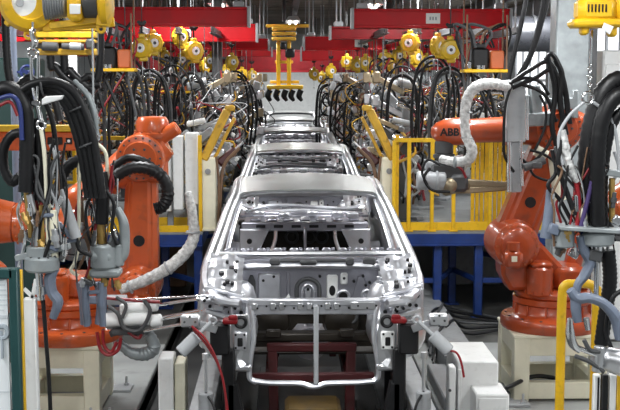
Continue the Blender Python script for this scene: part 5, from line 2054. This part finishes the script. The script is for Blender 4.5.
t = thing('guard_tube', 'bent yellow guard tube standing before the right pedestal', 'guard tube', P(558, 440, 6.6))
top = P(562, 300, 6.6)
x0 = P(557, 420, 6.6)
b = MB()
q = P(592, 284, 6.6)
b.tube([(top.x, 6.6, 0.02), (top.x, 6.6, 0.6), (top.x, 6.6, 1.2), (top.x, 6.6, top.z), (top.x + 0.015, 6.6, P(0, 288, 6.6).z), (top.x + 0.07, 6.6, q.z), (q.x - 0.02, 6.6, q.z), (q.x + 0.02, 6.6, q.z - 0.03), (q.x + 0.03, 6.6, q.z - 0.12), (q.x + 0.03, 6.6, 0.6), (q.x + 0.03, 6.6, 0.02)], 0.027, 14, 6)
b.build('tube', 'yellow', t)
b = MB()
for x in (top.x, q.x + 0.03):
    b.box((x, 6.6, 0.012), (0.14, 0.14, 0.024), 0.003)
build_each(b, 'foot_plate', 'yellow', t)
for k, (px, m_, lab) in enumerate(((596, 'white', 'white post with black stripe at the lower right corner'), (604, 'black', 'black rubber covered post at the lower right corner'),
                                  (612, 'white', 'white post right of the black post at the lower right corner'), (619, 'yellow', 'yellow post at the extreme lower right corner'))):
    x = P(px, 395, 6.1).x
    zt = P(px, 374, 6.1).z
    t = thing('corner_post', lab, 'post', (x, 6.1, 0))
    b = MB()
    b.box((x, 6.1, zt / 2), (0.036, 0.04, zt), 0.005)
    b.box((x, 6.1, 0.008), (0.039, 0.12, 0.016), 0.002)
    b.build('post_body', m_, t)
    if k == 0:
        b = MB()
        b.box((x + 0.006, 6.078, zt / 2), (0.01, 0.006, zt * 0.98), 0.001)
        b.build('stripe', 'black', t)

# dark hoses slanting down from the roof right of the beams
for k, l in enumerate(([(528, -20), (522, 20), (515, 50), (508, 82)], [(545, -20), (540, 20), (530, 55), (514, 84)], [(550, -20), (541, 25), (528, 62), (512, 86)])):
    a = P(l[0][0], l[0][1], 10.3)
    o = MB().tube([V((a.x, 10.3, CZ))] + pts(l, 10.3), 0.022, 8, 6, rib=0.05, pitch=0.03).build('supply_hose', 'rubber')
    tag(o, 'dark supply hose slanting down from the roof to the right robot frame', 'hose', 'supply hoses of the right robot')

# ---- yellow transfer hoist over the far cars
t = thing('transfer_hoist', 'yellow transfer hoist with black claws hanging over the far car bodies', 'hoist', P(285, 60, 20))
b = MB()
for py in (29, 34, 39):
    b.bar(P(272, py, 20), P(296, py, 20), 0.3, 0.06, 0.012)
b.bar(P(266, 26, 20.1), P(310, 26, 20.1), 0.12, 0.05)
b.build('trolley', 'ochre', t)
b = MB()
for px in (278.5, 289):
    b.bar(P(px, 41, 20), P(px, 86, 20), 0.07, 0.09, up=(0, 1, 0))
b.bar(P(275, 62, 20), P(293, 62, 20), 0.05, 0.05)
build_each(b, 'mast', 'yellow', t)
b = MB()
b.bar(P(267, 87, 20), P(303, 87, 20), 0.3, 0.07, 0.012)
b.bar(P(270, 82, 20), P(299, 82, 20), 0.06, 0.05)
for px in (270, 278, 291, 300):
    b.bar(P(px, 86, 19.9), P(px, 95, 19.9), 0.05, 0.06, up=(0, 1, 0))
b.build('lift_frame', 'yellow', t)
b = MB()
for px in (270, 278, 286, 293, 301):
    b.tube(pts([(px, 90), (px - 2, 96), (px + 1, 101)], 19.9), [0.05, 0.05, 0.025], 8, 4)
b.box(P(290, 53, 19.9), (0.16, 0.12, 0.16), 0.02)
b.box(P(283, 46, 19.9), (0.1, 0.12, 0.12), 0.02)
b.cyl(P(284, 22, 20), (P(284, 20, 20).x, 20, CZ), 0.03)
build_each(b, 'claw', 'black', t)

# black service cables draped under the ceiling in the middle
rng = random.Random(31)
for k in range(9):
    x0, y0 = rng.uniform(-0.2, 1.3), 15 + k * 1.3
    z0 = 4.55 + 0.03 * k
    o = MB().tube([(x0 - 0.7, y0, CZ), (x0 - 0.45, y0 + 0.1, z0), (x0, y0 + 0.2, z0 - 0.22), (x0 + 0.5, y0, z0 - 0.05), (x0 + 0.8, y0 - 0.1, CZ)], 0.022, 6, 7).build('draped_cable', 'rubber')
    tag(o, 'black cable draped under the ceiling between the crane beams', 'cable', 'cables draped under the ceiling')

# ================================================================== the thicket of hanging guns along both sides
HOSE_M = ['rubber', 'rubber', 'black', 'dark_grey', 'rubber']
THIN_M = ['hose_red', 'dark_grey', 'black', 'brown', 'light_grey', 'black', 'grey', 'ochre']


def gun_proto(seed, kind):
    """hanging manual welding gun; origin at the hook, about 1.5 m tall"""
    r = random.Random(seed)
    t = thing('rack_weld_gun', 'x', 'weld gun', (0, 0, 0))
    zb = -0.75 - r.uniform(0, 0.15)
    b = MB()
    b.torus((0, 0, 0), (0, 1, 0), 0.03, 0.008, 12, 6)
    b.build('hook', 'chrome', t)
    b = MB()
    b.cyl((0, 0, 0.0), (0, 0, 1.0), 0.005, n=6)
    b.build('wire', 'dark_grey', t)
    b = MB()
    b.tube([(0, 0, -0.03), (-0.11, 0, -0.14), (-0.13, 0, -0.3), (-0.13, 0, zb)], 0.011, 6, 4)
    b.tube([(0, 0, -0.03), (0.11, 0, -0.14), (0.13, 0, -0.3), (0.13, 0, zb)], 0.011, 6, 4)
    b.build('bail', r.choice(['cream', 'light_grey', 'ochre', 'steel']), t)
    b = MB()
    b.box((0, 0, zb + 0.05), (0.3, 0.12, 0.12), 0.02)
    b.cyl((-0.05, -0.05, zb + 0.02), (-0.05, -0.05, zb + 0.22), 0.05, n=12, bev=0.01)
    b.box((0.12, -0.02, zb + 0.14), (0.1, 0.1, 0.12), 0.015)
    b.build('gun_body', r.choice(['light_grey', 'grey', 'steel', 'galv']), t)
    b = MB()
    b.cyl((0.02, -0.08, zb + 0.08), (0.26, -0.08, zb + 0.10), 0.045, n=14, bev=0.008)
    b.cyl((0.26, -0.08, zb + 0.10), (0.36, -0.08, zb + 0.11), 0.018, n=10)
    b.build('cylinder', r.choice(['white', 'chrome', 'light_grey']), t)
    if kind == 0:
        up = [(-0.1, 0, zb + 0.08), (-0.2, 0, zb + 0.06), (-0.33, 0, zb + 0.02), (-0.34, 0, zb - 0.05)]
        lo = [(-0.1, 0, zb - 0.02), (-0.18, 0, zb - 0.15), (-0.31, 0, zb - 0.17), (-0.34, 0, zb - 0.1)]
    elif kind == 1:
        up = [(0.06, 0, zb), (0.10, 0, zb - 0.22), (0.05, 0, zb - 0.45)]
        lo = [(-0.06, 0, zb), (-0.12, 0, zb - 0.2), (-0.03, 0, zb - 0.46)]
    else:
        up = [(0.1, 0, zb + 0.05), (0.25, 0, zb + 0.07), (0.38, 0, zb + 0.02)]
        lo = [(0.1, 0, zb - 0.05), (0.22, 0, zb - 0.11), (0.36, 0, zb - 0.08), (0.38, 0, zb - 0.03)]
    mm = r.choice(['tan_copper', 'steel', 'steel', 'brass'])
    MB().tube(up, [0.025, 0.022, 0.014], 8, 4).build('upper_jaw', mm, t)
    MB().tube(lo, [0.025, 0.022, 0.014], 8, 4).build('lower_jaw', mm, t)
    b = MB()
    b.tube([(0.15, -0.05, zb + 0.12), (0.24, -0.12, zb + 0.2), (0.22, -0.14, zb + 0.32), (0.12, -0.1, zb + 0.34)], 0.014, 6, 5)
    b.build('handle', r.choice(['black', 'ochre', 'yellow']), t)
    for k in range(4):
        a = r.uniform(-0.2, 0.2)
        h = r.uniform(-0.3, 0.15)
        w = r.choice((-1, 1)) * r.uniform(0.25, 0.45)
        o_ = r.uniform(-0.12, 0.12)
        e_ = lambda q: r.uniform(-q, q)
        pts_ = [(o_, 0.04 * k, zb + 0.1), (o_ * 1.5 + e_(.12), 0.1, zb + 0.35 + e_(.1)), (o_ + w * 0.3 + e_(.15), 0.12 + a, h + e_(.1)), (o_ + w * 0.7 + e_(.1), 0.15 + a, h + 0.1), (o_ + w + e_(.15), 0.15 + a, h - 0.15 + e_(.1)), (o_ + w * 1.1 + e_(.25), 0.12 + a, h - 0.45 + e_(.2)), (o_ + e_(.3), 0.05, zb + e_(.25))]
        MB().tube(pts_, r.uniform(0.009, 0.02), 7, 5, rib=0.06, pitch=0.04).build('power_cable', r.choice(HOSE_M), t)
    for k in range(8):
        x1, y1 = r.uniform(-0.4, 0.4), r.uniform(-0.2, 0.3)
        pts_ = [(r.uniform(-.1, .1), -0.03, zb + 0.1)] + [(r.uniform(-.4, .4), r.uniform(-.2, .2), zb + 0.1 + 0.2 * j + r.uniform(-.2, .2)) for j in range(5)] + [(x1, y1, 0.1), (x1 * 1.1, y1, 0.25)]
        MB().tube(pts_, r.uniform(0.005, 0.010), 5, 5).build('air_hose', THIN_M[(k + seed) % len(THIN_M)], t)
    b = MB()
    for k in range(20):
        p = V((r.uniform(-.3, .3), r.uniform(-.14, .06), zb + r.uniform(-0.1, 0.65)))
        b.box(p, (r.uniform(.03, .09), r.uniform(.03, .06), r.uniform(.03, .13)), 0.008, Matrix.Rotation(r.uniform(-1.5, 1.5), 3, 'Y'))
        if k % 5 == 4:
            build_each(b, 'valve_block', r.choice(['steel', 'white', 'chrome', 'chrome', 'light_grey', 'ochre', 'dark_orange']), t)
            b = MB()
    for k in range(3):
        p = V((r.uniform(-.25, .25), r.uniform(-.15, .1), zb + r.uniform(-0.05, 0.5)))
        q = V((r.uniform(-1, 1), r.uniform(-.3, .3), r.uniform(-1, 1))).normalized() * r.uniform(.12, .28)
        MB().cyl(p - q, p + q, r.uniform(.012, .03), n=10).build('strut', r.choice(['chrome', 'steel', 'tan_copper', 'ochre', 'light_grey']), t)
    return t


def balancer_proto(seed, tilt):
    r = random.Random(seed)
    t = thing('spring_balancer', 'x', 'balancer', (0, 0, 0))
    b = MB()
    ax = V((tilt, -1, 0)).normalized()
    b.lathe(-ax * 0.06, ax, [(0, 0), (0.12, 0), (0.15, 0.02), (0.15, 0.09), (0.13, 0.12), (0.075, 0.13), (0.07, 0.12), (0, 0.12)], 22)
    u, w, d = frame_for(ax)
    for k in range(8):
        a = k * PI / 4
        b.ball((u * math.cos(a) + w * math.sin(a)) * 0.15, 0.024, 8)
    b.box((0, 0.02, 0.15), (0.09, 0.08, 0.1), 0.015)
    b.box((0.02, 0.0, -0.15), (0.12, 0.09, 0.07), 0.015)
    b.build('housing', 'balancer_yellow', t)
    b = MB()
    b.lathe(ax * 0.062, ax, [(0, 0), (0.066, 0), (0.06, 0.014), (0.03, 0.016), (0, 0.016)], 18)
    b.build('dial', r.choice(['white', 'light_grey']), t)
    b = MB()
    b.lathe(ax * 0.076, ax, [(0, 0), (0.026, 0), (0.02, 0.012), (0, 0.012)], 12)
    b.build('dial_hub', 'dark_grey', t)
    b = MB()
    b.cyl((0, 0.02, 0), (0, 0.02, 1), 0.007, n=6)
    b.build('hanger_wire', 'dark_grey', t)
    b = MB()
    b.cyl((0, 0.02, 0.18), (0, 0.02, 0.32), 0.012, n=8)
    b.box((0, 0.02, 0.34), (0.09, 0.07, 0.06), 0.01)
    for s in (-1, 1):
        b.cyl((s * 0.04, -0.02, 0.36), (s * 0.04, 0.06, 0.36), 0.025, n=12)
    b.build('trolley', 'black', t)
    b = MB()
    b.cyl((0, 0, -0.17), (0, 0, -0.38), 0.005, n=6)
    b.torus((0, 0, -0.40), (0, 1, 0), 0.022, 0.007, 12, 6)
    b.build('wire_hook', 'chrome', t)
    return t


def used_once(proto):
    return proto.get('placed', 0)


def place(proto, loc, rz, label, group=None, sc=None):
    """the first call moves the prototype itself, later ones copy it"""
    if not proto.get('placed'):
        proto['placed'] = 1
        proto.location = loc
        proto.rotation_euler = (0, 0, rz)
        if sc:
            proto.scale = (sc,) * 3
        proto['label'] = label
        if group:
            proto['group'] = group
        return proto
    o = dup(proto, loc, rz, label, group, sc)
    return o


bal = [balancer_proto(1, -0.35), balancer_proto(2, 0.35), balancer_proto(3, 0.9)]
spots_bal = [  # px, py, Y, which
    (142, 48, 13.4, 0, 'left', 'yellow balancer with a white dial nearest on the left under the red beam'), (153, 43, 14.2, 1, 'left', 'yellow balancer just behind the nearest left one'),
    (180, 37, 15.3, 2, 'left', 'highest yellow balancer on the left below the small white sign'), (194, 51, 14.6, 1, 'left', 'yellow balancer with a round dial left of the slim dark column'),
    (184, 60, 17.0, 0, 'left', None), (164, 57, 17.5, 2, 'left', None), (212, 61, 17.5, 0, 'left', None), (205, 66, 20, 2, 'left', None), (232, 62, 18.5, 1, 'left', None),
    (242, 75, 21, 0, 'left', None), (252, 76, 22, 1, 'left', None), (172, 66, 20, 1, 'left', None), (225, 72, 22, 2, 'left', None),
    (410, 43, 14.6, 0, 'right', 'yellow balancer with a grey dial nearest on the right under the red beam'), (416, 57, 16.5, 2, 'right', 'yellow balancer directly below the right balancer with the grey dial'),
    (438, 46, 14.2, 2, 'right', 'yellow and black balancer right of the grey dial balancer'), (450, 50, 13.6, 1, 'right', 'yellow balancer nearest to the transformer shelf on the right'),
    (399, 56, 17, 1, 'right', None), (385, 59, 18, 0, 'right', None), (392, 66, 20, 2, 'right', None), (366, 63, 18.5, 0, 'right', None), (357, 65, 19.5, 1, 'right', None),
    (347, 62, 20.5, 0, 'right', None), (331, 71, 22, 2, 'right', None), (314, 74, 24, 1, 'right', None), (376, 70, 22, 1, 'right', None), (322, 78, 25, 0, 'right', None), (427, 62, 19, 0, 'right', None)]
BAL = []


def stretch(o, part, z):
    for ch in o.children:
        if ch.name.split('.')[0] == part:
            ch.scale = (1, 1, max(0.05, (z - o.location.z) / o.scale.z))


rng = random.Random(5)
for (px, py, Y, k, sd, lab) in spots_bal:
    p = P(px, py, Y)
    o = place(bal[k], p, rng.uniform(-0.25, 0.25), lab or 'small yellow balancer in the far row %s of the car line' % sd, None if lab else 'far %s balancers' % sd, 0.82 if lab else 0.74)
    stretch(o, 'hanger_wire', CZ)
    BAL.append((p, sd))

guns = [gun_proto(11, 0), gun_proto(12, 1), gun_proto(13, 2), gun_proto(14, 0), gun_proto(15, 1), gun_proto(16, 2)]
k = 0
rng = random.Random(77)
# every gun hangs on a wire from one of the trolley rails; guns keep clear of each other and of the crane beams
BEAM_Y = (14.0, 16.5, 19.5, 23.0, 27.0)
spots = []
tries = 0
want = {'left': 62, 'right': 60}
while tries < 9000 and (want['left'] or want['right']):
    tries += 1
    sd = 'left' if rng.random() < 0.47 else 'right'
    if not want[sd]:
        continue
    x = rng.choice(RAILS[sd])
    Y = 14.8 + 13.7 * rng.random() ** 1.1
    if sd == 'right' and x > 2.0 and Y < 15.2:
        continue
    if min(abs(Y - q) for q in BEAM_Y) < 0.14:
        continue
    z = rng.choice((2.3, 2.5, 2.68)) + rng.uniform(-0.08, 0.08)
    if any(abs(x - q[0]) < 0.3 and abs(Y - q[1]) < 0.5 for q in spots):
        continue
    if sd == 'left' and math.hypot(x + 0.98, Y - 17) < 0.5:
        continue
    spots.append((x, Y, z, sd))
    want[sd] -= 1
for (x, Y, z, sd) in spots:
    s_ = rng.uniform(0.85, 1.1)
    o = place(guns[k % 6], (x, Y, z), rng.uniform(-0.7, 0.7) + (PI if rng.random() < 0.5 else 0), 'welding gun hanging among the tangled hoses %s of the car line' % sd, 'guns in the %s rack' % sd, s_)
    for ch in o.children:
        if ch.name.split('.')[0] == 'wire':
            ch.scale = (1, 1, max(0.05, (RAILZ - z) / s_))
    k += 1


# ---- big free loops of black power cable in the racks
def loop_proto(seed):
    r = random.Random(seed)
    t = thing('cable_loop', 'x', 'cable', (0, 0, 0))
    for k in range(3):
        w = r.uniform(0.2, 0.34)
        h = r.uniform(0.3, 0.5)
        y = 0.06 * k
        pts_ = [(-w, y, -0.9), (-w * 1.05, y, -0.3), (-w * 0.8, y, h * 0.6), (0, y + 0.05, h), (w * 0.8, y, h * 0.6), (w * 1.1, y, -0.2), (w * 0.9, y, -0.8)]
        MB().tube(pts_, r.uniform(0.014, 0.022), 8, 6, rib=0.06, pitch=0.05).build('power_cable', r.choice(HOSE_M), t)
    b = MB()
    b.cyl((0, 0.05, 0), (0, 0.05, 1), 0.006, n=6)
    b.build('sling_wire', 'dark_grey', t)
    b = MB()
    b.torus((0, 0.05, 0.36), (1, 0, 0), 0.05, 0.01, 14, 6)
    b.build('sling', 'light_grey', t)
    return t


loops = [loop_proto(s) for s in (3, 4, 5)]
lp = [(385, 108, 15.5, 'right'), (402, 95, 14.6, 'right'), (433, 88, 14.2, 'right'), (450, 98, 13.8, 'right'), (362, 110, 18, 'right'), (345, 105, 20, 'right'), (420, 120, 16, 'right'), (328, 100, 22, 'right'), (470, 110, 14.6, 'right'), (375, 90, 19, 'right'),
      (170, 95, 14.8, 'left'), (190, 105, 15, 'left'), (150, 100, 14, 'left'), (215, 100, 17, 'left'), (235, 98, 19, 'left'), (128, 92, 13.4, 'left'), (112, 100, 13.8, 'left'), (248, 105, 21, 'left'), (180, 85, 17, 'left'), (205, 115, 16, 'left')]
for i, (px, py, Y, sd) in enumerate(lp):
    o = place(loops[i % 3], P(px, py, Y), rng.uniform(-0.7, 0.7), 'arched loop of black power cable %s of the car line' % sd, 'cable loops in the %s rack' % sd, rng.uniform(0.8, 1.0))
    stretch(o, 'sling_wire', CZ)

# ---- transformer shelves hung from the beams
def shelf(label, px0, px1, py, Y):
    a, c = P(px0, py, Y), P(px1, py, Y)
    w = c.x - a.x
    t = thing('transformer_shelf', label, 'transformer', (a + c) / 2)
    b = MB()
    b.box((a + c) / 2, (w, 0.3, 0.035), 0.006)
    b.build('shelf_board', 'yellow', t)
    b = MB()
    for x in (a.x + 0.03, c.x - 0.03):
        for y in (-0.12, 0.12):
            b.cyl((x, Y + y, a.z), (x, Y + y, 5.3 if y > 0 else a.z + 0.6), 0.010, n=6)
    b.build('hanger_rod', 'brown', t)
    b = MB()
    b.box((a.x + w * 0.38, Y, a.z + 0.13), (w * 0.36, 0.2, 0.23), 0.02)
    b.box((a.x + w * 0.38, Y - 0.08, a.z + 0.27), (w * 0.24, 0.08, 0.06), 0.015)
    b.build('transformer', 'black', t)
    b = MB()
    b.box((a.x + w * 0.75, Y, a.z + 0.12), (w * 0.30, 0.2, 0.2), 0.015)
    b.build('resistor_box', 'dark_orange', t)
    b = MB()
    for x in (0.33, 0.43):
        b.cyl((a.x + w * x, Y - 0.12, a.z + 0.06), (a.x + w * x, Y - 0.12, a.z - 0.02), 0.022, n=10)
    b.box((a.x + w * 0.14, Y - 0.05, a.z + 0.06), (0.06, 0.06, 0.09), 0.012)
    b.build('terminal', 'chrome', t)
    r = random.Random(int(px0))
    for k in range(6):
        x = a.x + w * r.uniform(0.2, 0.9)
        MB().tube([(x, Y - 0.1, a.z + 0.25), (x + r.uniform(-.1, .1), Y - 0.12, a.z + 0.42), (x + r.uniform(-.25, .25), Y - 0.05, a.z + 0.5), (x + r.uniform(-.3, .3), Y, a.z + 0.3), (x + r.uniform(-.3, .3), Y, a.z - 0.5)], r.uniform(0.01, 0.02), 6, 6).build('cable', r.choice(['black', 'black', 'dark_grey', 'hose_red', 'brown']), t)
    return t


shelf('yellow shelf with black transformer and orange box, left under the nearest beam', 93, 136, 70, 12.6)
shelf('yellow shelf with black transformer and orange box, right under the nearest beam', 462, 507, 71, 12.6)
shelf('yellow transformer shelf deep in the left rack under the slim column', 158, 190, 92, 17)
shelf('yellow transformer shelf deep in the right rack left of the lettered robot', 372, 398, 93, 17)

# ---- clamp towers standing on the walkways close to the cars
def jig_proto(seed):
    r = random.Random(seed)
    t = thing('welding_jig', 'x', 'welding jig', (0, 0, 0))
    b = MB()
    b.box((0, 0, 0.02), (0.36, 0.4, 0.04), 0.006)
    b.box((0, 0, 0.5), (0.13, 0.16, 1.0), 0.01)
    b.bar((0, 0, 0.9), (0.26, 0, 1.1), 0.09, 0.09)
    b.build('post', r.choice(['grey', 'dark_grey', 'blue_grey']), t)
    for k in range(4):
        z = 0.5 + 0.2 * k
        y = spread(0.1, k, 4)
        b = MB()
        b.bar((0.05, y, z), (0.34, y, z + 0.12), 0.05, 0.05)
        b.box((0.36, y, z + 0.13), (0.09, 0.06, 0.1), 0.012)
        b.build('clamp_arm', r.choice(['steel', 'light_grey', 'tan_copper', 'zinc']), t)
        b = MB()
        b.cyl((-0.1, y, z + 0.05), (0.12, y, z + 0.1), 0.035, n=12, bev=0.006)
        b.build('air_cylinder', r.choice(['light_grey', 'white', 'chrome']), t)
    for k in range(7):
        pts_ = [(r.uniform(-.2, .1), r.uniform(-.2, .2), 0.2 + 0.16 * j + r.uniform(-.06, .06)) for j in range(6)]
        MB().tube(pts_, r.uniform(0.008, 0.018), 6, 4).build('hose', r.choice(THIN_M + ['black', 'black']), t)
    b = MB()
    for k in range(8):
        b.box((r.uniform(-.2, .35), r.uniform(-.2, .2), r.uniform(0.35, 1.25)), (r.uniform(.04, .12), r.uniform(.04, .1), r.uniform(.04, .12)), 0.012, Matrix.Rotation(r.uniform(-.8, .8), 3, 'Y'))
    build_each(b, 'bracket', r.choice(['steel', 'galv', 'light_grey']), t)
    return t


jigs = [jig_proto(s) for s in (21, 22, 23)]
i = 0
for sd, x, rz in (('left', -1.22, 0), ('right', 1.55, PI)):
    for Y in (14.6, 15.5, 16.5, 17.6, 18.8, 20.1, 21.5, 22.9):
        place(jigs[i % 3], (x + rng.uniform(-0.06, 0.06), Y, DZ), rz + rng.uniform(-0.3, 0.3), 'steel clamping jig with hoses on the %s walkway edge beside the car line' % sd, '%s clamping jigs' % sd, rng.uniform(0.9, 1.15))
        i += 1
for sd, xa_, xb_, rz in (('left', -1.15, -0.8, 0), ('right', 1.2, 1.6, PI)):
    for j in range(9):
        o = place(jigs[i % 3], (rng.uniform(xa_, xb_) if j > 3 else (xa_ if sd == 'left' else xb_), 15.0 + 1.25 * j, DZ), rz + rng.uniform(-0.5, 0.5), '', 'x')
        o['label'] = 'tall steel clamping jig reaching towards the car bodies from the %s walkway' % sd
        o['group'] = 'tall %s jigs' % sd
        o.scale = (1.15, 1.1, 1.5)
        i += 1
for sd, x0, x1 in (('left', -2.6, -1.7), ('right', 2.0, 3.2)):
    for j in range(5):
        place(jigs[i % 3], (x0 + (x1 - x0) * j / 4 , 16.2 + 1.2 * j, DZ), rng.uniform(0, 6), 'steel clamping jig standing back on the %s walkway behind the hanging guns' % sd, 'rear %s jigs' % sd, 1.05)
        i += 1
